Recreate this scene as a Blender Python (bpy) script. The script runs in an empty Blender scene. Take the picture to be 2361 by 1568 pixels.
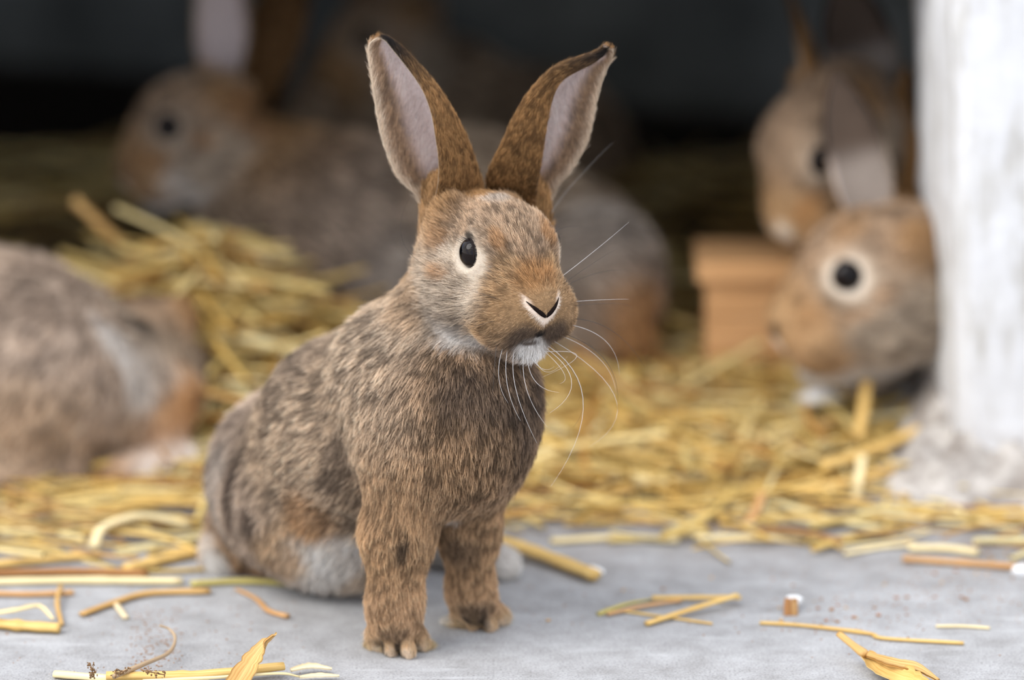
import bpy, math, random
import numpy as np
import openvdb
from mathutils import Vector, Matrix, kdtree
from mathutils.bvhtree import BVHTree

random.seed(7)
RNG = np.random.default_rng(7)
SC = bpy.context.scene
COL = SC.collection

# ------------------------------------------------------------------ camera
CAM_Y, CAM_Z, PITCH, FPX = -2.5, 0.80, math.radians(15.0), 13117.0
cam_data = bpy.data.cameras.new('camera')
cam_data.sensor_width = 36.0
cam_data.lens = 36.0 * FPX / 2361.0
cam_data.clip_start = 0.05
cam = bpy.data.objects.new('camera', cam_data)
cam.location = (0, CAM_Y, CAM_Z)
cam.rotation_euler = (math.pi / 2 - PITCH, 0, 0)
COL.objects.link(cam)
SC.camera = cam
cam_data.dof.use_dof = True
cam_data.dof.focus_distance = 2.512
cam_data.dof.aperture_fstop = 3.3
cam_data.dof.aperture_blades = 0

# ------------------------------------------------------------------ colour management
SC.view_settings.view_transform = 'Standard'
SC.view_settings.look = 'None'
SC.view_settings.gamma = 1.0
SC.view_settings.use_curve_mapping = False
SC.view_settings.exposure = 0.0
SC.cycles.max_bounces = 6
SC.cycles.diffuse_bounces = 3
SC.cycles.glossy_bounces = 2
SC.cycles.transmission_bounces = 4
SC.cycles.transparent_max_bounces = 4


def lin(c):
    """sRGB 0..255 -> linear rgba"""
    r = []
    for v in c[:3]:
        v = v / 255.0
        r.append(v / 12.92 if v <= 0.04045 else ((v + 0.055) / 1.055) ** 2.4)
    return (r[0], r[1], r[2], 1.0)


def lin3(c):
    return np.array(lin(c)[:3])


# ------------------------------------------------------------------ sky (soft bright overcast with pale blue gaps)
W = bpy.data.worlds.new('overcast_sky')
SC.world = W
W.use_nodes = True
nt = W.node_tree
nt.nodes.clear()
o = nt.nodes.new('ShaderNodeOutputWorld')
bg = nt.nodes.new('ShaderNodeBackground')
tc = nt.nodes.new('ShaderNodeTexCoord')
ns = nt.nodes.new('ShaderNodeTexNoise')
ns.inputs['Scale'].default_value = 2.4
ns.inputs['Detail'].default_value = 5
cr = nt.nodes.new('ShaderNodeValToRGB')
cr.color_ramp.elements[0].position = 0.40
cr.color_ramp.elements[0].color = (0.52, 0.65, 0.92, 1)
cr.color_ramp.elements[1].position = 0.58
cr.color_ramp.elements[1].color = (1.16, 1.14, 1.11, 1)
nt.links.new(tc.outputs['Generated'], ns.inputs['Vector'])
nt.links.new(ns.outputs['Fac'], cr.inputs['Fac'])
nt.links.new(cr.outputs['Color'], bg.inputs['Color'])
nt.links.new(bg.outputs['Background'], o.inputs['Surface'])
bg.inputs['Strength'].default_value = 1.9

sd = bpy.data.lights.new('sun', 'SUN')
sd.energy = 2.6
sd.angle = math.radians(40)
sd.color = (1.0, 0.97, 0.92)
sun = bpy.data.objects.new('sun', sd)
sun.rotation_euler = (math.radians(42), 0, math.radians(-66))
COL.objects.link(sun)

# ------------------------------------------------------------------ helpers
CP, SP = math.cos(PITCH), math.sin(PITCH)


def ray(px, row):
    a, b = (px - 1180.5) / FPX, -(row - 784.0) / FPX
    return np.array([a, b * SP + CP, b * CP - SP])


ORG = np.array([0, CAM_Y, CAM_Z])


def P(px, row, y):
    """the point of the place at depth y that the photograph shows at (px,row)"""
    d = ray(px, row)
    return ORG + d * ((y - CAM_Y) / d[1])


def G(px, row, z=0.0):
    d = ray(px, row)
    return ORG + d * ((z - CAM_Z) / d[2])


def mm(px, y):
    """metres of a length of px pixels at depth y"""
    return px * (y - CAM_Y + 0.09) / FPX * 1.0


def unit(v):
    v = np.asarray(v, float)
    return v / (np.linalg.norm(v, axis=-1, keepdims=True) + 1e-12)


def link(name, data, parent=None):
    ob = bpy.data.objects.new(name, data)
    COL.objects.link(ob)
    if parent is not None:
        ob.parent = parent
    return ob


def tag(ob, label=None, cat=None, group=None, kind=None):
    if label: ob['label'] = label
    if cat: ob['category'] = cat
    if group: ob['group'] = group
    if kind: ob['kind'] = kind
    return ob


def mesh_np(name, verts, faces, mat=None, smooth=True):
    """faces: list of index tuples or int array (n,k)"""
    me = bpy.data.meshes.new(name)
    verts = np.asarray(verts, np.float32)
    if isinstance(faces, np.ndarray):
        n, k = faces.shape
        me.vertices.add(len(verts))
        me.vertices.foreach_set('co', verts.ravel())
        me.loops.add(n * k)
        me.loops.foreach_set('vertex_index', faces.astype(np.int32).ravel())
        me.polygons.add(n)
        me.polygons.foreach_set('loop_start', np.arange(0, n * k, k, dtype=np.int32))
        me.polygons.foreach_set('loop_total', np.full(n, k, np.int32))
        me.update(calc_edges=True)
    else:
        me.from_pydata([tuple(map(float, v)) for v in verts], [], [tuple(int(i) for i in f) for f in faces])
        me.update()
    if smooth:
        me.polygons.foreach_set('use_smooth', np.ones(len(me.polygons), bool))
    if mat: me.materials.append(mat)
    return me


def vcol(me, cols, name='col'):
    at = me.attributes.new(name, 'FLOAT_COLOR', 'POINT')
    c = np.ones((len(cols), 4), np.float32)
    c[:, :3] = cols
    at.data.foreach_set('color', c.ravel())


def vnoise(p, scale, seed=0):
    """smooth value noise 0..1 at points p (n,3); scale = cell size in metres"""
    q = p / scale + 100.0 + seed * 17.3
    i = np.floor(q).astype(np.int64)
    f = q - i
    f = f * f * (3 - 2 * f)
    out = np.zeros(len(p))
    for dx in (0, 1):
        for dy in (0, 1):
            for dz in (0, 1):
                h = (i[:, 0] + dx) * 374761393 + (i[:, 1] + dy) * 668265263 + (i[:, 2] + dz) * 2147483647 + seed * 1274126177
                h = (h ^ (h >> 13)) * 1274126177
                h = (h ^ (h >> 16)) & 0xffff
                w = (f[:, 0] if dx else 1 - f[:, 0]) * (f[:, 1] if dy else 1 - f[:, 1]) * (f[:, 2] if dz else 1 - f[:, 2])
                out += w * (h / 65535.0)
    return out


# ------------------------------------------------------------------ materials
def new_mat(name):
    m = bpy.data.materials.new(name)
    m.use_nodes = True
    t = m.node_tree
    return m, t, t.nodes['Principled BSDF']


def nd(t, kind, **kw):
    n = t.nodes.new(kind)
    for k, v in kw.items():
        n.inputs[k].default_value = v
    return n


def ramp(t, src, stops):
    r = t.nodes.new('ShaderNodeValToRGB')
    e = r.color_ramp.elements
    while len(e) < len(stops):
        e.new(0.5)
    for i, (p, c) in enumerate(stops):
        e[i].position = p
        e[i].color = c
    t.links.new(src, r.inputs['Fac'])
    return r.outputs['Color']


def mixc(t, fac, a, b, mode='MIX'):
    m = t.nodes.new('ShaderNodeMix')
    m.data_type = 'RGBA'
    m.blend_type = mode
    for sock, v in ((m.inputs[0], fac), (m.inputs[6], a), (m.inputs[7], b)):
        if hasattr(v, 'links'):
            t.links.new(v, sock)
        else:
            sock.default_value = v
    return m.outputs[2]


def bump(t, b, height, strength, dist):
    n = nd(t, 'ShaderNodeBump', Strength=strength, Distance=dist)
    t.links.new(height, n.inputs['Height'])
    t.links.new(n.outputs['Normal'], b.inputs['Normal'])


def attr_mat(name, rough=0.6, spec=0.3, transl=0.0, noise=None):
    m, t, b = new_mat(name)
    a = t.nodes.new('ShaderNodeAttribute')
    a.attribute_name = 'col'
    col = a.outputs['Color']
    t.links.new(col, b.inputs['Base Color'])
    b.inputs['Roughness'].default_value = rough
    b.inputs['Specular IOR Level'].default_value = spec
    if transl:
        tr = t.nodes.new('ShaderNodeBsdfTranslucent')
        t.links.new(col, tr.inputs['Color'])
        mx = t.nodes.new('ShaderNodeMixShader')
        mx.inputs[0].default_value = transl
        t.links.new(b.outputs[0], mx.inputs[1])
        t.links.new(tr.outputs[0], mx.inputs[2])
        t.links.new(mx.outputs[0], t.nodes['Material Output'].inputs['Surface'])
    return m


M_SKIN = attr_mat('rabbit_skin', 0.8, 0.1)
M_FUR = attr_mat('rabbit_fur', 0.55, 0.25, 0.25)


def plain(name, rgb, rough=0.6, spec=0.3, coat=0.0):
    m, t, b = new_mat(name)
    b.inputs['Base Color'].default_value = lin(rgb)
    b.inputs['Roughness'].default_value = rough
    b.inputs['Specular IOR Level'].default_value = spec
    b.inputs['Coat Weight'].default_value = coat
    b.inputs['Coat Roughness'].default_value = 0.02
    return m


M_LID = plain('eyelid_skin', (30, 23, 21), 0.8, 0.15)
M_NOSE = plain('nostril_skin', (26, 19, 17), 0.95, 0.05)
M_WHISKER_PALE = plain('pale_whisker', (225, 222, 220), 0.35, 0.5)
M_WHISKER_DARK = plain('dark_whisker', (48, 44, 44), 0.35, 0.5)


def eye_material():
    m, t, b = new_mat('dark_eye')
    tcn = t.nodes.new('ShaderNodeTexCoord')
    sep = t.nodes.new('ShaderNodeSeparateXYZ')
    t.links.new(tcn.outputs['Object'], sep.inputs[0])
    mr = nd(t, 'ShaderNodeMapRange')
    mr.inputs[1].default_value = 0.80
    mr.inputs[2].default_value = 0.86
    t.links.new(sep.outputs['Y'], mr.inputs[0])
    c = mixc(t, mr.outputs[0], lin((20, 12, 9)), lin((3, 3, 5)))
    t.links.new(c, b.inputs['Base Color'])
    b.inputs['Roughness'].default_value = 0.4
    b.inputs['Specular IOR Level'].default_value = 0.0
    b.inputs['Coat Weight'].default_value = 0.8
    b.inputs['Coat Roughness'].default_value = 0.01
    b.inputs['Coat IOR'].default_value = 1.34
    return m


M_EYE = eye_material()


def concrete_material():
    m, t, b = new_mat('worn_concrete')
    g = t.nodes.new('ShaderNodeNewGeometry')
    pos = g.outputs['Position']

    def noise(scale, detail=4, rough=0.6, vec=None):
        n = nd(t, 'ShaderNodeTexNoise', Scale=scale, Detail=detail, Roughness=rough)
        t.links.new(vec or pos, n.inputs['Vector'])
        return n.outputs['Fac']
    big = noise(9, 4)
    mid = noise(55, 6, 0.65)
    fine = noise(900, 3, 0.7)
    c = ramp(t, big, [(0.32, lin((142, 140, 138))), (0.66, lin((172, 171, 171)))])
    c2 = ramp(t, mid, [(0.30, lin((120, 118, 118))), (0.5, lin((158, 158, 160))), (0.72, lin((186, 187, 190)))])
    c = mixc(t, 0.45, c, c2)
    c3 = ramp(t, fine, [(0.33, (0.50, 0.49, 0.48, 1)), (0.48, (0.96, 0.96, 0.96, 1)), (0.70, (1.22, 1.22, 1.20, 1))])
    c = mixc(t, 0.8, c, c3, 'MULTIPLY')
    # pale scuffs in streaks along x
    mp = nd(t, 'ShaderNodeMapping')
    mp.inputs['Scale'].default_value = (12, 70, 1)
    t.links.new(pos, mp.inputs['Vector'])
    st = noise(1.0, 4, 0.6, mp.outputs['Vector'])
    sm = ramp(t, st, [(0.58, (0, 0, 0, 1)), (0.72, (1, 1, 1, 1))])
    c = mixc(t, mixc(t, 1.0, sm, (0.35, 0.35, 0.35, 1), 'MULTIPLY'), c, lin((205, 206, 208)))
    # brown soil trodden in towards the bedding (deeper inside the hutch)
    sep = t.nodes.new('ShaderNodeSeparateXYZ')
    t.links.new(pos, sep.inputs[0])
    mr = nd(t, 'ShaderNodeMapRange')
    mr.inputs[1].default_value = 0.04
    mr.inputs[2].default_value = 0.24
    t.links.new(sep.outputs['Y'], mr.inputs[0])
    soil = noise(38, 5, 0.7)
    ad = t.nodes.new('ShaderNodeMath')
    ad.operation = 'MULTIPLY'
    t.links.new(mr.outputs[0], ad.inputs[0])
    t.links.new(ramp(t, soil, [(0.35, (0.1, 0.1, 0.1, 1)), (0.6, (1, 1, 1, 1))]), ad.inputs[1])
    c = mixc(t, ad.outputs[0], c, lin((112, 96, 84)))
    mr2 = nd(t, 'ShaderNodeMapRange')
    mr2.inputs[1].default_value = 0.30
    mr2.inputs[2].default_value = 0.45
    t.links.new(sep.outputs['Y'], mr2.inputs[0])
    c = mixc(t, mr2.outputs[0], c, lin((62, 50, 40)))
    t.links.new(c, b.inputs['Base Color'])
    b.inputs['Roughness'].default_value = 0.85
    b.inputs['Specular IOR Level'].default_value = 0.25
    h = mixc(t, 0.35, mid, fine)
    bump(t, b, h, 0.35, 0.0015)
    return m


M_CONC = concrete_material()


def noisy(name, a, b_, scale, rough=0.85, detail=4, bump_s=0.3, bump_d=0.002, stretch=(1, 1, 1), lo=0.35, hi=0.65):
    m, t, b = new_mat(name)
    g = t.nodes.new('ShaderNodeTexCoord')
    mp = nd(t, 'ShaderNodeMapping')
    mp.inputs['Scale'].default_value = stretch
    t.links.new(g.outputs['Object'], mp.inputs['Vector'])
    n = nd(t, 'ShaderNodeTexNoise', Scale=scale, Detail=detail, Roughness=0.65)
    t.links.new(mp.outputs['Vector'], n.inputs['Vector'])
    t.links.new(ramp(t, n.outputs['Fac'], [(lo, lin(a)), (hi, lin(b_))]), b.inputs['Base Color'])
    b.inputs['Roughness'].default_value = rough
    b.inputs['Specular IOR Level'].default_value = 0.25
    bump(t, b, n.outputs['Fac'], bump_s, bump_d)
    return m


M_WALL = noisy('grey_plaster', (84, 86, 82), (150, 151, 146), 5)
M_ROOF = noisy('shade_roof_boards', (60, 56, 52), (84, 78, 72), 12, stretch=(1, 8, 1))
M_BOX = noisy('tan_wood', (206, 156, 106), (222, 174, 124), 14, stretch=(1, 6, 6))


def straw_material(name, tint=None):
    """stalk colour varies from object to object; fine fibres run along the stalk (local X)"""
    m, t, b = new_mat(name)
    if tint is None:
        a = t.nodes.new('ShaderNodeAttribute')
        a.attribute_name = 'col'
        base = a.outputs['Color']
    else:
        oi = t.nodes.new('ShaderNodeObjectInfo')
        base = ramp(t, oi.outputs['Random'], [(i / (len(tint) - 1) * 0.98, lin(c)) for i, c in enumerate(tint)])
    tcn = t.nodes.new('ShaderNodeTexCoord')
    mp = nd(t, 'ShaderNodeMapping')
    mp.inputs['Scale'].default_value = (4, 900, 900) if tint is None else (20, 1100, 1100)
    t.links.new(tcn.outputs['Object'], mp.inputs['Vector'])
    n = nd(t, 'ShaderNodeTexNoise', Scale=1.0, Detail=3)
    t.links.new(mp.outputs['Vector'], n.inputs['Vector'])
    c = mixc(t, 0.7, base, ramp(t, n.outputs['Fac'], [(0.3, (0.72, 0.66, 0.56, 1)), (0.6, (1.08, 1.06, 1.0, 1))]), 'MULTIPLY')
    t.links.new(c, b.inputs['Base Color'])
    b.inputs['Roughness'].default_value = 0.42
    b.inputs['Specular IOR Level'].default_value = 0.45
    tr = t.nodes.new('ShaderNodeBsdfTranslucent')
    t.links.new(c, tr.inputs['Color'])
    mx = t.nodes.new('ShaderNodeMixShader')
    mx.inputs[0].default_value = 0.18
    t.links.new(b.outputs[0], mx.inputs[1])
    t.links.new(tr.outputs[0], mx.inputs[2])
    t.links.new(mx.outputs[0], t.nodes['Material Output'].inputs['Surface'])
    return m


M_STRAW_LOOK = {
    'pale': straw_material('pale_straw', [(236, 216, 156), (240, 224, 172), (230, 206, 140), (244, 230, 186)]),
    'golden': straw_material('golden_straw', [(218, 180, 100), (226, 194, 116), (208, 168, 86), (230, 202, 128), (222, 186, 104)]),
    'brownish': straw_material('brownish_straw', [(184, 134, 66), (170, 122, 66), (196, 150, 84), (160, 118, 70)]),
}
M_STRAW_V = straw_material('straw_varied')

# ================================================================== RABBITS
PAL = {   # root, mid, tip, dark tip, share of dark tips
    'back': ((84, 71, 60), (206, 180, 152), (242, 220, 194), (54, 45, 39), 0.56),
    'rump': ((94, 82, 72), (196, 174, 154), (230, 210, 192), (68, 58, 52), 0.44),
    'chest': ((62, 49, 38), (166, 134, 102), (210, 178, 146), (40, 33, 27), 0.56),
    'flank': ((128, 106, 84), (216, 184, 148), (236, 210, 178), (92, 75, 60), 0.24),
    'belly':  ((205, 198, 192), (236, 231, 224), (244, 240, 236), (218, 210, 202), 0.15),
    'leg': ((84, 66, 50), (198, 160, 120), (234, 200, 160), (58, 46, 36), 0.36),
    'paw': ((112, 84, 60), (210, 170, 130), (242, 212, 182), (70, 54, 44), 0.18),
    'head': ((96, 80, 66), (198, 168, 138), (228, 202, 174), (64, 52, 43), 0.36),
    'muzzle': ((96, 72, 50), (202, 164, 120), (232, 202, 162), (70, 54, 40), 0.36),
    'cheek': ((112, 98, 86), (202, 184, 162), (230, 214, 196), (86, 74, 64), 0.32),
    'chin':   ((206, 200, 194), (234, 230, 225), (244, 242, 239), (222, 216, 208), 0.1),
    'nape':   ((104, 78, 48), (184, 142, 94), (208, 168, 120), (84, 62, 42), 0.32),
    'earout': ((76, 54, 32), (166, 124, 78), (204, 162, 112), (52, 38, 28), 0.48),
    'earin':  ((228, 210, 206), (236, 220, 214), (240, 228, 222), (224, 206, 202), 0.1),
    'earside': ((120, 92, 68), (184, 150, 116), (208, 178, 144), (72, 58, 48), 0.50),
    'rim':    ((196, 176, 152), (226, 206, 184), (238, 224, 206), (206, 180, 152), 0.1),
    'black':  ((30, 25, 23), (34, 28, 26), (42, 36, 34), (26, 22, 21), 0.5),
    'dark':   ((60, 49, 42), (96, 80, 68), (124, 106, 92), (48, 39, 35), 0.6),
    'eyering': ((210, 194, 174), (236, 222, 204), (244, 234, 220), (216, 196, 172), 0.08),
    'noserim': ((242, 220, 202), (250, 232, 216), (252, 240, 228), (242, 220, 202), 0.05),
    'orange': ((112, 78, 46), (194, 144, 92), (214, 168, 116), (92, 66, 44), 0.32),
    'sole':   ((204, 190, 150), (226, 212, 172), (234, 226, 198), (210, 190, 140), 0.2),
    'grey': ((108, 98, 90), (190, 178, 166), (218, 206, 196), (78, 70, 65), 0.36),
}
PALN = list(PAL)
PALV = np.array([[lin3(PAL[n][i]) for i in range(4)] for n in PALN])   # n,4,3
PALD = np.array([PAL[n][4] for n in PALN])


def E_(c, r, axes=None, k=0.010, pal='back', flow=(0, 0, -1), L=0.010, frm=None):
    return dict(t='e', c=np.array(c, float), r=np.array(r, float) * np.ones(3), M=np.eye(3) if axes is None else np.array(axes), k=k, pal=pal, flow=np.array(flow, float), L=L, frm=frm)


def C_(a, b, ra, rb, k=0.010, pal='back', flow=(0, 0, -1), L=0.010, frm=None):
    return dict(t='c', a=np.array(a, float), b=np.array(b, float), ra=ra, rb=rb, k=k, pal=pal, flow=np.array(flow, float), L=L, frm=frm)


def sdf(pr, p):
    if pr['t'] == 'e':
        q = (p - pr['c']) @ pr['M'].T
        r = pr['r']
        k0 = np.sqrt((q * q / (r * r)).sum(-1))
        k1 = np.sqrt((q * q / (r ** 4)).sum(-1)) + 1e-9
        return k0 * (k0 - 1) / k1
    ba = pr['b'] - pr['a']
    pa = p - pr['a']
    h = np.clip((pa @ ba) / (ba @ ba + 1e-12), 0, 1)
    return np.sqrt(((pa - h[..., None] * ba) ** 2).sum(-1)) - (pr['ra'] + (pr['rb'] - pr['ra']) * h)


def bounds(pr, m):
    if pr['t'] == 'e':
        R = pr['r'].max() + m
        return pr['c'] - R, pr['c'] + R
    return (np.minimum(pr['a'] - pr['ra'], pr['b'] - pr['rb']) - m, np.maximum(pr['a'] + pr['ra'], pr['b'] + pr['rb']) + m)


def implicit_mesh(prims, vox):
    lo = np.min([bounds(p, 0.012)[0] for p in prims], axis=0)
    hi = np.max([bounds(p, 0.012)[1] for p in prims], axis=0)
    n = np.ceil((hi - lo) / vox).astype(int) + 1
    D = np.full(tuple(n), 0.03, np.float32)
    ax = [lo[i] + np.arange(n[i]) * vox for i in range(3)]
    for pr in prims:
        b0, b1 = bounds(pr, 0.030)
        i0 = np.maximum(np.floor((b0 - lo) / vox).astype(int), 0)
        i1 = np.minimum(np.ceil((b1 - lo) / vox).astype(int) + 1, n)
        X, Y, Z = np.meshgrid(*(ax[i][i0[i]:i1[i]].astype(np.float32) for i in range(3)), indexing='ij')
        d = sdf(pr, np.stack([X, Y, Z], -1))
        sl = tuple(slice(i0[i], i1[i]) for i in range(3))
        a = D[sl]
        k = pr['k']
        if pr.get('carve'):
            h = np.maximum(k - np.abs(a + d), 0) / k
            D[sl] = np.maximum(a, -d) + h * h * k * 0.25
        else:
            h = np.maximum(k - np.abs(a - d), 0) / k
            D[sl] = np.minimum(a, d) - h * h * k * 0.25
    # nothing sinks into the ground
    zz = ax[2].astype(np.float32)
    D = np.maximum(D, (0.0006 - zz)[None, None, :])
    g = openvdb.FloatGrid(background=0.03)
    g.gridClass = openvdb.GridClass.LEVEL_SET
    g.copyFromArray(D)
    pts, quads = g.convertToQuads(0.0)
    pts = np.asarray(pts, float) * vox + lo
    quads = np.asarray(quads)[:, ::-1].astype(np.int64)
    return pts, quads


def vert_normals(v, quads):
    a, b, c, d = (v[quads[:, i]] for i in range(4))
    fn = np.cross(c - a, d - b)
    n = np.zeros_like(v)
    for i in range(4):
        np.add.at(n, quads[:, i], fn)
    return unit(n)


def head_frame(nose, yaw, pitch, roll=0.0, s=1.0):
    """yaw: 0 looks at the camera, +90 looks along +X"""
    ya, p, r = math.radians(yaw), math.radians(pitch), math.radians(roll)
    F = np.array([math.sin(ya), -math.cos(ya), 0])
    R = np.array([-math.cos(ya), -math.sin(ya), 0])
    U = np.array([0, 0, 1.0])
    F, U = math.cos(p) * F - math.sin(p) * U, math.sin(p) * F + math.cos(p) * U
    R, U = math.cos(r) * R + math.sin(r) * U, -math.sin(r) * R + math.cos(r) * U
    s = s * 0.001
    O = np.array(nose) - s * (50 * F - 2 * U)
    return dict(O=O, F=F, R=R, U=U, s=s)


def hp(h, x, y, z):
    return h['O'] + h['s'] * (x * h['F'] + y * h['R'] + z * h['U'])


def head_prims(h, dl=1.0, ring='cheek'):
    s = h['s']
    A = np.array([h['F'], h['R'], h['U']])
    nose = hp(h, 54, 0, 2)
    L = 0.001 * dl * s * 1000

    def e(c, r, pal, ln, k=7, tilt=0):
        ax = A
        if tilt:
            a = math.radians(tilt)
            ax = np.array([math.cos(a) * h['F'] + math.sin(a) * h['U'], h['R'], -math.sin(a) * h['F'] + math.cos(a) * h['U']])
        return E_(hp(h, *c), np.array(r) * s, ax, k * s, pal, L=ln * L, frm=nose)
    out = [
        e((-5, 0, 7), (28, 21.2, 21), 'head', 6),
        e((13, 0, 13.5), (22, 17.5, 15), 'head', 5, tilt=-28),
        e((27, 0, 1), (20, 17.5, 14.5), 'muzzle', 4.5, tilt=-22),
        e((40, 0, -3.5), (9.5, 10.5, 9.0), 'muzzle', 2.4, 5),
        e((28, 0, -12), (18, 15, 11), 'muzzle', 4.5),
        e((32, 0, -23.5), (10.5, 10, 6.5), 'chin', 5, 5),
        e((6, 0, -20.5), (25, 17.5, 10), 'chin', 9),
        e((20, 0, -21.5), (18, 13, 7.5), 'chin', 7),
    ]
    for sg in (1, -1):
        out += [
            e((6, 13.5 * sg, -10), (21, 14, 16), 'cheek', 8),
            e((-7, 12.5 * sg, -8), (18, 13.5, 19), 'cheek', 8.5),
            e((32.5, 13 * sg, -10.5), (12.5, 10.5, 12), 'muzzle', 4.8, 6),
            e((14, 15.2 * sg, 10), (12.5, 7.2, 10.5), ring, 3.4, 5),
            e((16, 12.5 * sg, 19), (11, 6.5, 4.8), 'head', 4, 5, tilt=-24),
            e((-13, 14.5 * sg, 14 if sg > 0 else 10), (8, 8, 14), 'nape', 5, 6),
        ]
        c = e((15.4, 22.0 * sg, 13), (6.6, 5.0, 6.6), ring, 2, 1.6)
        c['carve'] = True
        out.append(c)
    return out


def catmull(pts, n):
    """resample a polyline of control points (m,3) to n points, smoothly"""
    pts = np.asarray(pts, float)
    m = len(pts)
    q = np.vstack([2 * pts[0] - pts[1], pts, 2 * pts[-1] - pts[-2]])
    t = np.linspace(0, m - 1, n)
    i = np.minimum(t.astype(int), m - 2)
    f = (t - i)[:, None]
    p0, p1, p2, p3 = q[i], q[i + 1], q[i + 2], q[i + 3]
    return 0.5 * ((2 * p1) + (-p0 + p2) * f + (2 * p0 - 5 * p1 + 4 * p2 - p3) * f ** 2 + (-p0 + 3 * p1 - 3 * p2 + p3) * f ** 3)


def ear_surface(sections, nt_=46, ns_=30, thick=0.0013):
    """sections: base -> tip, each a list of control points from the inner-front edge M round the back to the outer edge L.
    returns verts, quads and per-vertex (u along 0..1, v across 0..1, side 0 outer / 1 inner)"""
    rows = np.array([catmull(s, ns_) for s in sections])          # m,ns,3
    grid = np.array([catmull(rows[:, j], nt_) for j in range(ns_)]).transpose(1, 0, 2)   # nt,ns,3
    du = np.gradient(grid, axis=0)
    dv = np.gradient(grid, axis=1)
    nrm = unit(np.cross(dv, du))
    cen = grid.mean(axis=1, keepdims=True)
    if (nrm * (grid - cen)).sum(-1).mean() < 0:
        nrm = -nrm
    uu = np.linspace(0, 1, nt_)[:, None] * np.ones(ns_)
    vv = np.ones(nt_)[:, None] * np.linspace(0, 1, ns_)
    taper = np.minimum(1, np.minimum(np.minimum(vv, 1 - vv) * 7 + 0.25, (1 - uu) * 8 + 0.2))[..., None]
    outer = grid + nrm * thick * 0.5 * taper
    inner = grid - nrm * thick * 0.5 * taper
    V = np.vstack([outer.reshape(-1, 3), inner.reshape(-1, 3)])
    N = nt_ * ns_
    idx = np.arange(N).reshape(nt_, ns_)
    q = np.stack([idx[:-1, :-1], idx[:-1, 1:], idx[1:, 1:], idx[1:, :-1]], -1).reshape(-1, 4)
    fn = np.cross(V[q[:, 2]] - V[q[:, 0]], V[q[:, 3]] - V[q[:, 1]])
    if (fn * nrm.reshape(-1, 3)[q[:, 0]]).sum() < 0:
        q = q[:, ::-1]
    quads = [q, q[:, ::-1] + N]

    def strip(a):
        b = a + N
        return np.stack([a[:-1], a[1:], b[1:], b[:-1]], -1)
    quads += [strip(idx[:, 0]), strip(idx[:, -1])[:, ::-1], strip(idx[-1, :])]
    Q = np.vstack(quads)
    u2 = np.concatenate([uu.ravel()] * 2)
    v2 = np.concatenate([vv.ravel()] * 2)
    sd_ = np.concatenate([np.zeros(N), np.ones(N)])
    flow = unit(np.concatenate([du.reshape(-1, 3)] * 2))
    across = unit(np.concatenate([dv.reshape(-1, 3)] * 2))
    nr = np.vstack([nrm.reshape(-1, 3), -nrm.reshape(-1, 3)])
    return V, Q, dict(u=u2, v=v2, side=sd_, flow=flow, across=across, n=nr)


def ear_sections(base, tip, width, opening, bend=(0, 0, 0), depth=0.55, m=9):
    """an upright rabbit ear: rolled at the base, a shallow open leaf above"""
    base, tip = np.array(base), np.array(tip)
    ax = unit(tip - base)
    o_ = np.array(opening, float)
    o_ = unit(o_ - ax * (o_ @ ax))
    s_ = np.cross(ax, o_)
    out = []
    for t in np.linspace(0, 1, m):
        w = np.interp(t, [0, .12, .35, .55, .75, .88, .96, 1], [.52, .66, .95, 1, .82, .52, .28, .07]) * width * 0.5
        ph = math.radians(np.interp(t, [0, .15, .5, .85, 1], [150, 125, 88, 62, 45]))
        c = base + (tip - base) * t + np.array(bend) * (t * (1 - t) * 4)
        sec = []
        for a in np.linspace(-ph, ph, 7):
            sec.append(c + w * (s_ * math.sin(a) / max(math.sin(min(ph, math.pi / 2)), .3) - o_ * (math.cos(a) - 0.3) * depth))
        out.append(sec)
    return out


def ear_attrs(E, scheme):
    """palette weights for an ear: returns pal index weights (n,npal), flow, length"""
    n = len(E['u'])
    Wt = np.zeros((n, len(PALN)))
    u, v, sd_ = E['u'], E['v'], E['side']

    def put(name, w):
        w = np.clip(w, 0, 1)
        Wt[:] = Wt * (1 - w[:, None])
        Wt[:, PALN.index(name)] += w
    out, inn = sd_ < 0.5, sd_ > 0.5
    put('earout', np.ones(n))
    ss = lambda a, b, x: np.clip((x - a) / (b - a), 0, 1) ** 2 * (3 - 2 * np.clip((x - a) / (b - a), 0, 1))
    put('earin', np.where(inn, 1.0, 0))
    # towards the outer edge the inside carries brown ticked fur, ending in a pale rim
    put('earside', np.where(inn, ss(0.77, 0.90, v + 0.16 * ss(0.75, 0.97, u)) * 0.95, 0))
    put('earside', np.where(inn, ss(0.10, 0.0, u), 0) * .7)
    put('rim', ss(0.955, 0.99, v))
    put('rim', np.where(inn, ss(0.14, 0.03, v), 0))
    put('rim', ss(0.955, 0.985, u) * inn)
    if scheme.get('adult'):
        put('grey', inn * ss(.10, .20, v) * .9)
        put('dark', inn * ss(.12, .24, v) * .35)
        put('dark', inn * ss(.44, .62, u) * .95)
        put('black', ss(.5, .7, u) * np.maximum(ss(.14, .05, v), ss(.86, .95, v)) * .9)
    bl = ss(0.50, 0.74, u) * ss(0.52, 0.30, v) * out * (0.45 + 0.55 * ss(0.55, 0.85, u))
    put('black', bl * scheme.get('black', 1.0))
    L = np.where(inn, 0.0022 + 0.0022 * ss(.55, .9, v) + 0.002 * ss(0.25, 0, u), 0.0042)
    L = L * np.clip((1 - u) * 10 + 0.35, 0, 1)
    flow = E['flow'].copy()
    # inside: hairs comb away from the edges into the cup
    flow = unit(flow + np.where(inn, 1, 0)[:, None] * E['across'] * np.where(v < .5, 0.6, -0.5)[:, None])
    return Wt, flow, L


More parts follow.
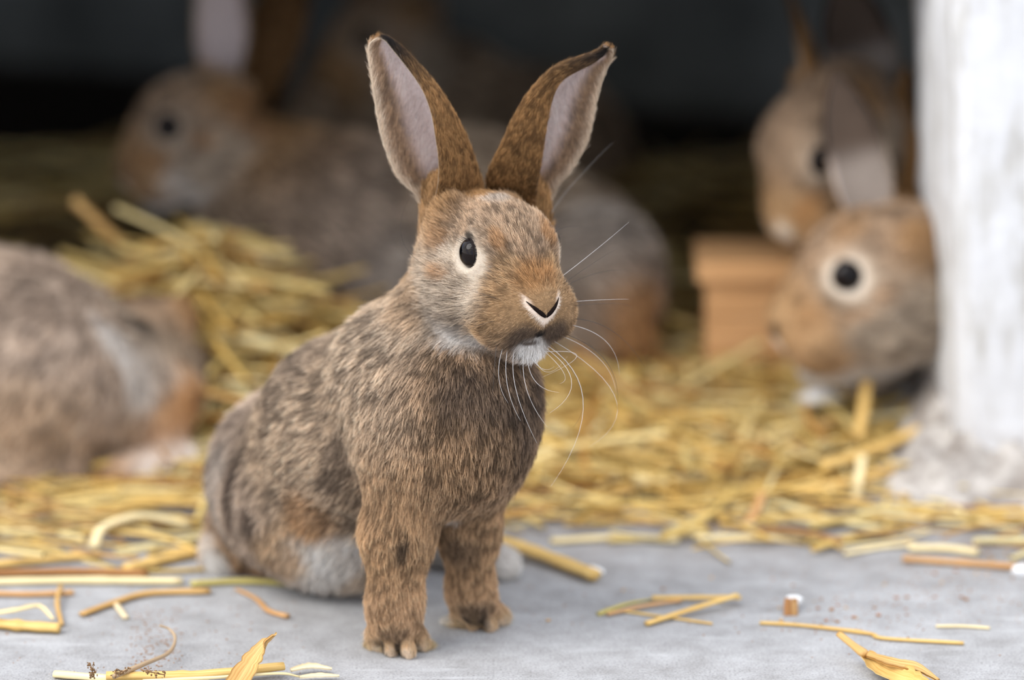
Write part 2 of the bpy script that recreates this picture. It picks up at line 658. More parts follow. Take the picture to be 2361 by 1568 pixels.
def hair_object(name, parent, pos, rad, cols, mat):
    """pos (n,k,3), rad (n,k), cols (n,k,3)"""
    n, k, _ = pos.shape
    hc = bpy.data.hair_curves.new(name)
    hc.add_curves([k] * n)
    hc.attributes['position'].data.foreach_set('vector', pos.astype(np.float32).ravel())
    ra = hc.attributes.get('radius') or hc.attributes.new('radius', 'FLOAT', 'POINT')
    ra.data.foreach_set('value', rad.astype(np.float32).ravel())
    ca = hc.attributes.new('col', 'FLOAT_COLOR', 'POINT')
    c4 = np.ones((n, k, 4), np.float32)
    c4[..., :3] = cols
    ca.data.foreach_set('color', c4.ravel())
    hc.materials.append(mat)
    ob = link(name, hc, parent)
    return ob


def grow_fur(parent, V, Q, N, Wt, flow, L, dens, nh, hr, clump=26, K=5, clump_s=0.55, lift=0.55, name='fur', Lfac=None):
    tri = np.vstack([Q[:, [0, 1, 2]], Q[:, [0, 2, 3]]])
    a, b, c = V[tri[:, 0]], V[tri[:, 1]], V[tri[:, 2]]
    area = np.linalg.norm(np.cross(b - a, c - a), axis=1) * 0.5 * dens[tri].mean(1)
    cdf = np.cumsum(area)
    f = np.searchsorted(cdf, RNG.random(nh) * cdf[-1])
    f = np.minimum(f, len(tri) - 1)
    r1, r2 = np.sqrt(RNG.random(nh)), RNG.random(nh)
    bc = np.stack([1 - r1, r1 * (1 - r2), r1 * r2], 1)
    T = tri[f]

    def ip(x):
        return (x[T] * bc.reshape(nh, 3, *([1] * (x.ndim - 1)))).sum(1)
    p = ip(V)
    n = unit(ip(N))
    t = ip(flow)
    t = t + (RNG.normal(size=(nh, 3))) * 0.16
    t = unit(t - n * (t * n).sum(1, keepdims=True))
    ln = ip(L) * RNG.uniform(0.65, 1.2, nh)
    wt = ip(Wt)
    wt = wt / (wt.sum(1, keepdims=True) + 1e-9)
    s = np.linspace(0, 1, K)[None, :, None]
    lf = (lift * RNG.uniform(0.7, 1.3, nh))[:, None, None]
    pos = p[:, None] - n[:, None] * 0.0004 + ln[:, None, None] * (t[:, None] * (s * 0.45 + 0.55 * s ** 1.6) + n[:, None] * lf * (s - 0.55 * s ** 2))
    # locks: tips lean towards the tip of a nearby guide hair
    ng = max(8, nh // clump)
    kd = kdtree.KDTree(ng)
    for i in range(ng):
        kd.insert(p[i], i)
    kd.balance()
    gi = np.fromiter((kd.find(x)[1] for x in p), np.int64, nh)
    gt = pos[gi, -1] - p[gi]
    gtip = p[gi] + gt
    dl = np.clip(np.linalg.norm(p - p[gi], axis=1) / (ln + 1e-6), 0, 1)
    cs = clump_s * RNG.uniform(0.5, 1.0, nh) * (1 - 0.6 * dl)
    pos += (gtip - pos[:, -1])[:, None] * (s ** 2) * cs[:, None, None]
    wob = RNG.normal(size=(nh, 1, 3)) * 0.10
    pos += wob * ln[:, None, None] * s ** 2
    pos[..., 2] = np.maximum(pos[..., 2], 0.0004)
    # colour: agouti bands, dark tips gathered in flecks
    root, mid, tip, dk = (wt @ PALV[:, i] for i in range(4))
    df = wt @ PALD
    fl = 0.55 * vnoise(p, 0.0030, 3) + 0.45 * vnoise(p, 0.009, 5)
    lockr = RNG.random(ng)[gi]
    pd = np.clip(df * (0.15 + 2.0 * np.clip((fl - 0.30) * 2.4, 0, 1)) * np.where(lockr > 0.60, 2.2, 0.22), 0, 0.96)
    isd = RNG.random(nh) < pd
    tip = np.where(isd[:, None], dk, tip)
    mid = np.where(isd[:, None], 0.5 * mid + 0.5 * dk, mid)
    var = (RNG.normal(1.06, 0.21, nh).clip(.5, 1.7) * (0.86 + 0.28 * vnoise(p, 0.009, 9)))[:, None]
    keys = np.array([0, 0.35, 0.7, 1.0])
    kc = np.stack([root * 0.85, 0.5 * root + 0.5 * mid, mid, tip], 1)
    cols = np.zeros((nh, K, 3))
    for j, sv in enumerate(np.linspace(0, 1, K)):
        i = min(np.searchsorted(keys, sv, side='right') - 1, 2)
        w = (sv - keys[i]) / (keys[i + 1] - keys[i])
        cols[:, j] = (kc[:, i] * (1 - w) + kc[:, i + 1] * w) * var
    rad = hr * np.interp(np.linspace(0, 1, K), [0, .3, .75, 1], [0.8, 1, 0.75, 0.15])[None] * RNG.uniform(0.75, 1.2, (nh, 1))
    rad = rad * np.clip(ln / 0.006, 0.6, 1.15)[:, None]
    rad = rad * (ip(np.clip(dens, .8, 6)) ** -0.42)[:, None]
    ob = hair_object(name, parent, pos, rad, np.clip(cols, 0, 1), M_FUR)
    ob['kind'] = 'stuff'
    return ob


def uv_ball(rx, ry, rz, nu=28, nv=18):
    v, f = [], []
    for i in range(nv + 1):
        th = math.pi * i / nv
        for j in range(nu):
            a = 2 * math.pi * j / nu
            v.append((rx * math.sin(th) * math.cos(a), ry * math.cos(th), rz * math.sin(th) * math.sin(a)))
    for i in range(nv):
        for j in range(nu):
            f.append((i * nu + j, i * nu + (j + 1) % nu, (i + 1) * nu + (j + 1) % nu, (i + 1) * nu + j))
    return v, f


def tube(path, radii, sides=6, flat=1.0, caps=True, up=(0, 0, 1)):
    """verts, faces of a tube along a path; flat squashes it along its up side"""
    path = np.asarray(path, float)
    n = len(path)
    tg = unit(np.gradient(path, axis=0))
    upv = np.array(up, float)
    v = []
    for i in range(n):
        sd_ = np.cross(tg[i], upv)
        if np.linalg.norm(sd_) < 0.05:
            sd_ = np.cross(tg[i], (1, 0.1, 0))
        sd_ = unit(sd_)
        u_ = np.cross(sd_, tg[i])
        for j in range(sides):
            a = 2 * math.pi * (j + 0.5) / sides
            v.append(path[i] + radii[i] * (sd_ * math.cos(a) + u_ * math.sin(a) * flat))
    f = []
    for i in range(n - 1):
        for j in range(sides):
            f.append((i * sides + j, i * sides + (j + 1) % sides, (i + 1) * sides + (j + 1) % sides, (i + 1) * sides + j))
    if caps:
        f.append(tuple(range(sides))[::-1])
        f.append(tuple((n - 1) * sides + j for j in range(sides)))
    return np.array(v), f


EYE_V, EYE_F = uv_ball(1, 1, 1)


def lid_mesh():
    """an almond ring round the eye, thicker above, a little point at the front corner"""
    pts = []
    n = 40
    for i in range(n + 1):
        a = 2 * math.pi * i / n
        x, z = math.cos(a), math.sin(a)
        c = max(0, x) ** 6 * (0.5 - 0.5 * z)
        pts.append((x * (0.93 + 0.12 * max(0, x) ** 8), 0.30 - 0.24 * x, z * 0.95))
    r = [0.060 - 0.028 * max(0, math.cos(2 * math.pi * i / n)) + 0.05 * max(0, math.sin(2 * math.pi * i / n)) for i in range(n + 1)]
    return tube(pts, r, 8, 1.0, caps=False, up=(0, 1, 0))


def make_rabbit(name, label, prims, head, ears, vox, nh, hr, marks=(), group=None, ear_dens=1.0, K=4, clump=26, eye_r=6.9, bald=(), skin=.25, post=None):
    root = bpy.data.objects.new(name, None)
    COL.objects.link(root)
    tag(root, label, 'rabbit', group)
    hprims = head_prims(head) if head else []
    allp = prims + hprims
    V, Q = implicit_mesh(allp, vox)
    N = vert_normals(V, Q)
    if (N * (V - V.mean(0))).sum() < 0:
        Q = Q[:, ::-1]
        N = -N
    # attributes from the nearest body masses
    sol = [p for p in allp if not p.get('carve')]
    D = np.array([sdf(p, V) for p in sol])
    sg = np.array([0.0045 if p['frm'] is None else 0.0026 for p in sol])[:, None]
    w = np.exp(-np.clip(D - D.min(0), 0, 0.2) / sg)
    w /= w.sum(0)
    Wt = np.zeros((len(V), len(PALN)))
    flow = np.zeros_like(V)
    L = np.zeros(len(V))
    for i, p in enumerate(sol):
        Wt[:, PALN.index(p['pal'])] += w[i]
        fv = np.ones((len(V), 1)) * p['flow'] if p['frm'] is None else unit(V - p['frm'])
        flow += w[i][:, None] * unit(fv)
        L += w[i] * p['L']
    dens = np.ones(len(V))
    for i, p in enumerate(sol):
        dens += w[i] * ((3.4 if p['frm'] is not None else (1.6 if p['pal'] in ('leg', 'paw', 'sole') else 0.0)))
    bvh = BVHTree.FromPolygons([tuple(x) for x in V], [tuple(map(int, q)) for q in Q])

    def hit(px, row):
        d = ray(px, row)
        h_ = bvh.ray_cast(Vector(ORG), Vector(unit(d)))
        return None if h_[0] is None else np.array(h_[0])

    def mirror(p):
        y_ = (p - head['O']) @ head['R']
        return p - 2 * y_ * head['R']
    for mk in marks:
        c, r, pal, st = mk[:4]
        opt = mk[4] if len(mk) > 4 else {}
        c = hit(*c) if len(c) == 2 else np.array(c, float)
        if c is None:
            continue
        cs = [c]
        if head and opt.get('mir', True) and np.linalg.norm(c - head['O']) < 0.075 * head['s'] * 1000:
            cs.append(mirror(c))
        for c in cs:
            q = V - c
            if 'axis' in opt:      # stretched along an axis
                axv = unit(np.array(opt['axis']))
                al = q @ axv
                q = q - np.outer(al, axv) * (1 - 1 / opt.get('str', 2.0))
            d_ = np.linalg.norm(q, axis=1) / r
            d_ = d_ + (vnoise(V, r * 0.6 + 0.002, 11) - 0.5) * 0.5 * opt.get('rag', 1)
            ww = np.clip((1.35 - d_) / 0.7, 0, 1)
            ww = ww * ww * (3 - 2 * ww) * st
            if pal:
                Wt *= (1 - ww)[:, None]
                Wt[:, PALN.index(pal)] += ww
            if 'L' in opt:
                L[:] = L * (1 - ww) + ww * opt['L']
            if 'bald' in opt:
                dens *= 1 - np.clip(ww * opt['bald'], 0, 1)
    eyes = []
    if head:
        for sgn in (1, -1):
            ec = hp(head, 15.2, 17.6 * sgn, 13)
            eyes.append(ec)
            d_ = np.linalg.norm(V - hp(head, 15.4, 20.5 * sgn, 13), axis=1) / (head['s'] * 6.4)
            dens *= np.clip((d_ - 0.92) / 0.12, 0, 1)
            ww = np.clip((2.1 - d_) / 0.8, 0, 1)
            L *= 1 - 0.45 * ww
    if post:
        post(V, N, Wt, flow, L, dens)
    body_n = len(V)
    aV, aQ, aN, aW, aF, aL, aD = [V], [Q], [N], [Wt], [flow], [L], [dens]
    off = body_n
    for sec, scheme in ears:
        ev, eq, E = ear_surface(sec)
        ew, ef, el = ear_attrs(E, scheme)
        aV.append(ev); aQ.append(eq + off); aN.append(E['n']); aW.append(ew); aF.append(ef)
        aL.append(el * scheme.get('len', 1.0)); aD.append(np.full(len(ev), scheme.get('dens', 4.0)))
        off += len(ev)
    V, Q, N, Wt, flow, L, dens = (np.concatenate(x) for x in (aV, aQ, aN, aW, aF, aL, aD))
    me = mesh_np('rabbit_body', V, Q, M_SKIN)
    wt = Wt / (Wt.sum(1, keepdims=True) + 1e-9)
    vcol(me, np.clip((wt @ PALV[:, 0]) * 0.5 + (wt @ PALV[:, 1]) * skin, 0, 1))
    body = link('body', me, root)
    fur = grow_fur(body, V, Q, N, Wt, flow, L, dens, nh, hr, clump=clump, K=K)
    # eyes
    if head:
        s = head['s']
        for sgn, ec in zip((1, -1), eyes):
            rot = Matrix((head['F'], head['R'] * sgn, head['U'])).transposed().to_4x4()
            fw = Matrix.Rotation(math.radians(-28 * sgn), 4, Vector(head['U']))
            em = Matrix.Translation(Vector(ec)) @ fw @ rot @ Matrix.Diagonal((s * eye_r, s * eye_r * 0.93, s * eye_r, 1))
            eye = link('eye', mesh_np('eye', EYE_V, EYE_F, M_EYE), root)
            eye.matrix_world = em
            lv, lf_ = lid_mesh()
            lid = link('eyelid', mesh_np('eyelid', lv, lf_, M_LID), eye)
    return root, body, bvh, hit


# ------------------------------------------------------------------ the sitting young rabbit in focus
HEAD = head_frame(P(1261, 716, -0.075), 30, 9, roll=1, s=1.04)
for nm_, q in (('nose', (50, 0, -2)), ('eye', (14, 23, 12)), ('eye2', (14, -23, 12)), ('crown', (-12, 0, 28)), ('chin', (36, 0, -22)), ('cheek', (-10, 24, -8))):
    w_ = hp(HEAD, *q) - ORG
    zc = w_[1] * CP - w_[2] * SP
    print('HEADPT', nm_, round(1180.5 + FPX * w_[0] / zc), round(784 - FPX * (w_[1] * SP + w_[2] * CP) / zc))


def S(px, row, y, r, pal='back', flow=(0, 0, -1), L=0.010, k=0.016, sc=(1, 1, 1)):
    return E_(P(px, row, y), np.array(sc) * mm(r, y), None, k, pal, flow, L)


def K_(a, b, pal='leg', flow=(0, 0, -1), L=0.006, k=0.010):
    """tapered limb between (px,row,y,r) and (px,row,y,r)"""
    return C_(P(*a[:3]), P(*b[:3]), mm(a[3], a[2]), mm(b[3], b[2]), k, pal, flow, L)


BK = (-0.62, 0.45, -0.62)     # hair runs back along the trunk and down
main = [
    S(700, 1105, .062, 216, 'rump', (-.5, .3, -.8), .009),
    S(705, 1150, .035, 165, 'rump', (-.35, .1, -.9), .010),
    S(840, 1120, .095, 180, 'rump', (-.3, .4, -.8), .010),
    S(830, 1010, .022, 242, 'back', BK, .0072),
    S(800, 1160, .030, 165, 'flank', (-.2, 0, -1), .012),
    S(800, 1235, .034, 95, 'belly', (-.1, 0, -1), .012, sc=(1.5, 1.2, 1)),
    S(1000, 965, -.026, 200, 'back', (-.25, .05, -1), .0068),
    S(1070, 1005, -.042, 156, 'chest', (.05, -.1, -1), .0068),
    S(1095, 900, -.040, 140, 'chest', (.1, -.1, -1), .0068),
    S(925, 850, -.004, 150, 'back', (-.6, .3, -.6), .008),
    K_((960, 870, -.01, 148), (1070, 690, -.018, 120), 'cheek', (-.5, .2, -.7), .010, .014),
    K_((1020, 720, -.005, 95), (1060, 560, -.008, 60), 'nape', (-.4, .4, -.6), .006, .010),
    K_((1036, 455, -.012, 60), (1030, 600, -.016, 58), 'nape', (-.1, 0, 1), .006, .008),
    K_((1222, 450, .004, 44), (1225, 520, .002, 44), 'nape', (.1, 0, 1), .005, .006),
    # near foreleg
    K_((955, 1075, -.046, 104), (918, 1225, -.050, 74), 'leg', (-.12, 0, -1), .0075, .014),
    K_((918, 1225, -.050, 72), (910, 1400, -.056, 54), 'leg', (0, -.1, -1), .0062),
    K_((910, 1400, -.056, 53), (912, 1442, -.057, 50), 'paw', (0, -.3, -1), .0030),
    # far foreleg
    K_((1085, 1080, -.026, 92), (1080, 1215, -.022, 60), 'leg', (.05, 0, -1), .0075, .014),
    K_((1080, 1215, -.022, 58), (1086, 1365, -.022, 46), 'leg', (.02, -.1, -1), .0062),
    K_((1086, 1365, -.022, 44), (1096, 1394, -.024, 43), 'paw', (.1, -.3, -1), .0030),
]
for tx, tr in ((862, 1484), (899, 1500), (939, 1504), (973, 1488)):       # toes of the near forepaw
    g = G(tx, tr + 12)
    main.append(C_(P(908 + (tx - 914) * .80, 1448, -.058), g + np.array([0, 0, .0036]), 0.0040, .0036, .0012, 'paw', (.1, -.6, -.7), .0036))
for tx, tr in ((1060, 1431), (1092, 1440), (1128, 1442), (1158, 1428)):   # toes of the far forepaw
    g = G(tx, tr + 12)
    main.append(C_(P(1092 + (tx - 1105) * .75, 1396, -.024), g + np.array([0, 0, .0036]), 0.0040, .0036, .0012, 'paw', (.2, -.6, -.7), .0036))
# soles
g0 = G(905, 1498)
main.append(E_(g0 + np.array([.003, .004, .0012]), (.0165, .010, .0022), None, .0012, 'sole', (.6, -.8, 0), .003))
g1 = G(1095, 1444)
main.append(E_(g1 + np.array([-.001, .004, .0012]), (.0150, .009, .0022), None, .0012, 'sole', (-.3, -.8, 0), .003))
# hind feet, tail
a0, a1 = G(520, 1322), G(640, 1322)
main += [C_(a0 + np.array([0, .004, .0095]), a1 + np.array([0, .000, .0080]), .0100, .0088, .008, 'leg', (.7, -.3, -.4), .006),
         C_(a0 + np.array([.004, .012, .022]), a0 + np.array([0, .010, .008]), .012, .009, .008, 'leg', (0, 0, -1), .007)]
b0, b1 = G(1010, 1300), G(1160, 1332)
main += [C_(b0 + np.array([0, 0, .009]), b1 + np.array([0, 0, .0075]), .0095, .0072, .006, 'belly', (.8, -.4, -.3), .005)]
tl = P(497, 1272, .080)
main += [E_(tl, (.0050, .007, .0125), None, .006, 'belly', (-.2, 0, -1), .008)]


def ear_px(levels, dep, fwd=0.0):
    """levels: base->tip tuples of (L, M, R) points as (px,row); dep: (yL, yM, yR, yB)"""
    out = []
    for k_, (lv, d) in enumerate(zip(levels, dep)):
        d = tuple(x - fwd * k_ / len(levels) for x in d)
        Lp, Mp, Rp = lv
        yL, yM, yR, yB = d
        Lw, Mw, Rw = P(*Lp, yL), P(*Mp, yM), P(*Rp, yR)
        mid_ = (np.array(Mp) * .45 + np.array(Rp) * .55)
        fr = P(mid_[0], mid_[1], yM * .62 + yR * .38)
        bk = (np.array(Rp) * .72 + np.array(Lp) * .28)
        b1_ = P(bk[0], bk[1], yB)
        bk2 = (np.array(Rp) * .36 + np.array(Lp) * .64)
        b2_ = P(bk2[0], bk2[1], yB * .75 + yL * .25)
        out.append([Mw, fr, Rw, b1_, b2_, Lw])
    return out


near_ear = ear_px(
    [((985, 505), (1000, 510), (1112, 480)), ((962, 455), (1002, 465), (1112, 445)), ((925, 418), (1010, 420), (1106, 418)), ((900, 372), (1011, 370), (1090, 368)),
     ((880, 318), (1004, 318), (1070, 316)), ((869, 262), (994, 262), (1040, 258)), ((860, 205), (974, 208), (1002, 200)),
     ((852, 155), (940, 158), (962, 152)), ((848, 118), (908, 118), (925, 114)), ((854, 98), (890, 96), (898, 94)), ((868, 89), (878, 88), (882, 88))],
    [(-.012, -.024, -.010, .000), (-.012, -.026, -.010, .002), (-.012, -.026, -.009, .003), (-.011, -.024, -.008, .004),
     (-.010, -.021, -.007, .005), (-.008, -.017, -.005, .006), (-.006, -.012, -.002, .006), (-.003, -.007, .002, .006),
     (.000, -.002, .004, .006), (.002, .001, .005, .006), (.004, .004, .005, .006)], .022)
far_ear = ear_px(
    [((1266, 480), (1236, 475), (1128, 455)), ((1276, 455), (1237, 448), (1126, 432)), ((1292, 425), (1241, 420), (1128, 408)), ((1322, 388), (1248, 384), (1140, 376)),
     ((1346, 348), (1254, 342), (1158, 340)), ((1364, 300), (1261, 296), (1180, 292)), ((1374, 245), (1272, 240), (1208, 238)),
     ((1387, 196), (1292, 192), (1246, 190)), ((1398, 165), (1330, 166), (1286, 156)), ((1408, 146), (1366, 148), (1332, 138)),
     ((1413, 132), (1392, 128), (1372, 124)), ((1414, 120), (1400, 113), (1388, 112)), ((1410, 113), (1402, 109), (1397, 109))],
    [(.006, -.004, -.004, .010), (.007, -.006, -.006, .012), (.008, -.007, -.006, .014), (.009, -.006, -.005, .016),
     (.010, -.004, -.003, .017), (.012, -.001, .000, .018), (.014, .003, .003, .019), (.016, .007, .007, .020),
     (.018, .011, .011, .021), (.020, .015, .015, .022), (.021, .018, .018, .022), (.022, .020, .020, .023), (.022, .021, .021, .023)], .040)

H = lambda x, y, z: hp(HEAD, x, y, z)
marks = [
    # trunk
    ((560, 1000), .022, 'dark', .35), ((640, 880), .020, 'dark', .45), ((740, 800), .018, 'dark', .4),
    ((545, 1110), .006, 'dark', .9, dict(axis=(0, 0, 1), str=4)), ((590, 1215), .005, 'dark', .8, dict(axis=(.35, 0, -1), str=4)),
    ((500, 1120), .012, 'grey', .7, dict(axis=(0, 0, 1), str=3)), ((700, 1240), .016, 'flank', .8), 
    ((720, 1300), .017, 'belly', .9), ((650, 1265), .014, 'flank', .85), ((790, 1270), .014, 'belly', .8), ((790, 1060), .007, 'dark', .6, dict(axis=(-.3, 0, -1), str=4)),
    ((1045, 1195), .004, 'belly', .5), ((720, 1185), .014, 'orange', .55), ((928, 1255), .0026, 'black', .8, dict(axis=(.3, 0, 1), str=2.5)),
    ((1150, 960), .034, 'chest', .8), ((1120, 900), .018, 'dark', .6), ((1170, 980), .018, 'dark', .45), ((1050, 890), .012, 'dark', .4), ((1220, 1040), .016, 'dark', .4), ((950, 700), .012, 'nape', .35),  # brown chest fur, with shade under chin and on the right painted in
    ((1085, 1310), .012, 'leg', .7), ((1060, 1260), .010, 'dark', .5), ((545, 1295), .004, 'dark', .8), ((530, 1290), .004, 'orange', .7), ((590, 1300), .005, 'orange', .7),
    ((485, 1290), .007, 'belly', 1), ((480, 1240), .006, 'belly', .6), ((1110, 1060), .02, 'leg', .3), ((1000, 1120), .02, 'leg', .4),
    # toes: dark clefts, pale tips
    ((880, 1486), .0024, 'black', .9, dict(axis=(.1, -.4, -1), str=3.5, L=.0015)), ((919, 1494), .0024, 'black', .9, dict(axis=(.1, -.4, -1), str=3.5, L=.0015)), ((957, 1490), .0026, 'black', .9, dict(axis=(.1, -.4, -1), str=3.5, L=.0015)),
    ((1076, 1428), .0026, 'black', .9, dict(axis=(.3, -.4, -1), str=3)), ((1111, 1430), .0030, 'black', .9, dict(axis=(.3, -.4, -1), str=3.5)), ((905, 1458), .004, 'dark', .5, dict(axis=(1, 0, 0), str=2.5)), ((1090, 1405), .004, 'dark', .6, dict(axis=(1, 0, 0), str=2.5)),
    ((862, 1490), .0026, 'rim', .7), ((899, 1506), .0028, 'rim', .8), ((939, 1508), .0030, 'rim', .9), ((973, 1492), .0026, 'rim', .7), ((1128, 1446), .0026, 'rim', .5), ((1160, 1436), .0034, 'rim', .8),
    ((1030, 1425), .006, 'belly', .9), ((985, 1500), .005, 'chin', .9), ((1130, 1400), .005, 'dark', .4),
    # head
    (H(15.4, 21, 12.5), .0090, 'eyering', .95, dict(L=.0028)), (H(23, 18, 9), .0050, 'eyering', .9, dict(L=.0028, axis=HEAD['U'], str=1.6)), (H(4, 22, 9), .0045, 'eyering', .7),
    (H(6, 21, 22), .006, 'head', .8), (H(14.5, 19.5, 20.0), .0018, 'black', .9, dict(axis=HEAD['F'], str=2.2)), (H(26, 10, 16), .006, 'dark', .3),
    (H(-6, 20, 10), .006, 'orange', .45), (H(4, 23, -1), .004, 'orange', .6, dict(axis=HEAD['F'], str=1.8)), (H(16, 20, -1), .005, 'cheek', .6),
    (H(22, 15, -6), .008, 'eyering', .45, dict(axis=HEAD['U'], str=1.8)), (H(36, 0, 9), .0085, 'orange', .55, dict(rag=1.6)), (H(28, 0, 16), .009, 'head', .6), (H(30, 9, 10), .006, 'muzzle', .6),
    (H(8, 0, 27), .010, 'head', .8), (H(4, 0, 30), .006, 'grey', .5), (H(-10, 0, 28), .009, 'nape', .8),
    (H(22, 11, 20), .004, 'orange', .6, dict(axis=HEAD['F'], str=3, mir=False)), (H(20, -13, 20), .005, 'orange', .7, dict(axis=HEAD['F'], str=2.5, mir=False)),
    (H(45, 4.5, -3), .0042, 'noserim', .0), (H(30, 15, -8), .006, 'orange', .4),
    (H(44, 6, -15), .0070, 'dark', .85, dict(L=.003)), (H(47, 0, -14), .0024, 'black', .7, dict(L=.002)), (H(38, 12, -13), .008, 'dark', .45), (H(28, 21, -7), .008, 'cheek', .7), (H(26, 17, -16), .006, 'muzzle', .6), (H(24, 19, -5), .0055, 'eyering', .75, dict(axis=HEAD['U'], str=2.2)),
    (H(34, 8, -19), .004, 'chin', .9), (H(38, 0, -21), .007, 'chin', 1), (H(24, 12, -19), .007, 'chin', .8), (H(8, 16, -23), .010, 'chin', .85, dict(axis=HEAD['F'], str=1.6)), (H(-10, 16, -22), .009, 'chin', .5),
    (H(8, 21, -17), .006, 'dark', .35, dict(axis=HEAD['F'], str=2)),
    (H(46, 0, -13.5), .0012, 'black', 1, dict(axis=HEAD['U'], str=4, L=.0012, rag=.3)), (H(42, 2, -19), .0022, 'dark', .95, dict(L=.002, axis=HEAD['R'], str=2.4, mir=False)),
]


def nose_post(V, N, Wt, flow, L, dens):
    """pale rims under the V of the nostrils, very short fur on the nose"""
    q = (V - HEAD['O'])
    x, y, z = (q @ HEAD['F']) / HEAD['s'], (q @ HEAD['R']) / HEAD['s'], (q @ HEAD['U']) / HEAD['s']
    ay = np.abs(y)
    line = -5.0 + ay * 0.80                     # the V seen from the front
    d = line - z                               # below the V is positive
    front = np.clip((x - 34) / 4, 0, 1) * np.clip((9.5 - ay) / 1.5, 0, 1)
    rim = front * np.clip((d + 0.3) / 0.5, 0, 1) * np.clip((5.2 - 0.22 * ay - d) / 1.2, 0, 1)
    rim2 = front * np.clip((ay - 5.2) / 1.5, 0, 1) * np.clip((z - line) / .5, 0, 1) * np.clip((2.3 - (z - line)) / 0.9, 0, 1)
    rr = np.clip(rim + rim2 * .8, 0, 1)
    Wt *= (1 - rr)[:, None]
    Wt[:, PALN.index('noserim')] += rr
    near = np.clip((x - 36) / 8, 0, 1) * np.clip((12 - np.abs(z + 4)) / 4, 0, 1)
    L[:] = L * (1 - near) + 0.0021 * near


rab, rab_body, rab_bvh, rab_hit = make_rabbit(
    'rabbit', 'young tan brown rabbit sitting upright on the concrete, sharp, with both ears raised', main, HEAD,
    [(near_ear, {}), (far_ear, {})], 0.0011, 420000, 0.000092, marks, K=5, clump=15, post=nose_post)


# nostrils: a dark slit down each side of the V; a short lip line below
def on_head(y, z, lift=0.0):
    o_ = hp(HEAD, 75, y, z)
    h_ = rab_bvh.ray_cast(Vector(o_), Vector(-HEAD['F']))
    if h_[0] is None:
        return hp(HEAD, 46, y, z)
    return np.array(h_[0]) + np.array(h_[1] if h_[1].dot(Vector(HEAD['F'])) > 0 else -h_[1]) * lift


for sg in (1, -1):
    pth = [on_head(y * sg, -5.1 + y * 0.80, 0.0001) for y in np.linspace(0.1, 8.0, 11)]
    rr = np.interp(np.linspace(0, 1, 11), [0, .25, .6, 1], [.0007, .00110, .0009, .0002])
    v, f = tube(pth, rr, 7, 0.8, up=HEAD['F'])
    ob = link('nostril', mesh_np('nostril', v, f, M_NOSE), rab)
# whiskers: (root px), (bend px), (tip px), depth of root and tip relative to the surface, pale or dark
WH = [
    ((1312, 640), (1375, 575), (1450, 512), .01, 0, .7), ((1318, 655), (1370, 605), (1430, 570), .012, 1, .7), ((1322, 636), (1335, 605), (1352, 590), .0, 1, .6),
    ((1335, 695), (1395, 691), (1450, 690), .0, 0, .65), ((1340, 705), (1420, 700), (1460, 712), .012, 1, .6), ((1332, 660), (1430, 622), (1540, 655), .02, 1, .6),
    ((1340, 735), (1415, 765), (1485, 845), -.005, 1, 1.0), ((1345, 750), (1400, 790), (1428, 865), .0, 0, .8), ((1338, 770), (1395, 830), (1425, 925), -.008, 1, 1.1),
    ((1336, 775), (1385, 830), (1420, 905), -.004, 0, .7), ((1310, 795), (1345, 930), (1270, 1122), -.012, 0, 1.0), ((1318, 790), (1340, 900), (1322, 985), -.006, 1, .8),
    ((1305, 800), (1318, 880), (1268, 952), -.014, 0, .9), ((1325, 785), (1420, 920), (1357, 1032), -.004, 0, .7), ((1300, 805), (1300, 860), (1290, 885), -.012, 0, .7),
    ((1170, 805), (1170, 890), (1200, 970), -.014, 0, 1.0), ((1186, 808), (1190, 900), (1238, 1022), -.016, 0, 1.0), ((1208, 812), (1215, 900), (1262, 985), -.016, 0, .9),
    ((1160, 800), (1150, 870), (1172, 930), -.010, 0, .8), ((1145, 790), (1140, 850), (1135, 922), -.010, 1, .9), ((1196, 812), (1205, 880), (1228, 930), -.012, 1, .8),
    ((1130, 790), (1110, 820), (1085, 850), -.006, 1, .8), ((1215, 815), (1235, 880), (1290, 905), -.014, 0, .8), ((1222, 818), (1250, 850), (1278, 845), -.010, 0, .7),
    ((1150, 690), (1080, 670), (1060, 678), -.008, 1, .8), ((1140, 740), (1080, 760), (1050, 790), -.010, 1, .6), ((1290, 812), (1330, 820), (1250, 870), -.010, 0, .7),
    ((1268, 497), (1320, 425), (1412, 330), .016, 0, .35), ((1022, 632), (930, 560), (946, 450), -.004, 1, .7), ((1020, 628), (985, 600), (958, 590), -.004, 1, .7),
    ((1090, 520), (1060, 480), (1050, 472), -.004, 1, .6), ((1276, 540), (1320, 522), (1400, 535), .014, 1, .5), ((1228, 815), (1262, 858), (1308, 822), -.010, 0, .6),
]
for (a, b_, c, dz, dark, w_) in WH:
    ra = None
    for k in range(14):
        ra = rab_hit(a[0] - 5 * k, a[1])
        if ra is not None:
            break
    y0 = ra[1]
    pa = ra
    pb, pc = P(b_[0], b_[1], y0 + dz * .5), P(c[0], c[1], y0 + dz)
    tt = np.linspace(0, 1, 14)[:, None]
    mid_ = 2 * pb - 0.5 * (pa + pc)
    path = (1 - tt) ** 2 * pa + 2 * tt * (1 - tt) * mid_ + tt ** 2 * pc
    v, f = tube(path, np.interp(np.linspace(0, 1, 14), [0, .2, 1], [.00012, .00011, .00003]) * w_, 4)
    link('whisker', mesh_np('whisker', v, f, M_WHISKER_DARK if dark else M_WHISKER_PALE), rab)

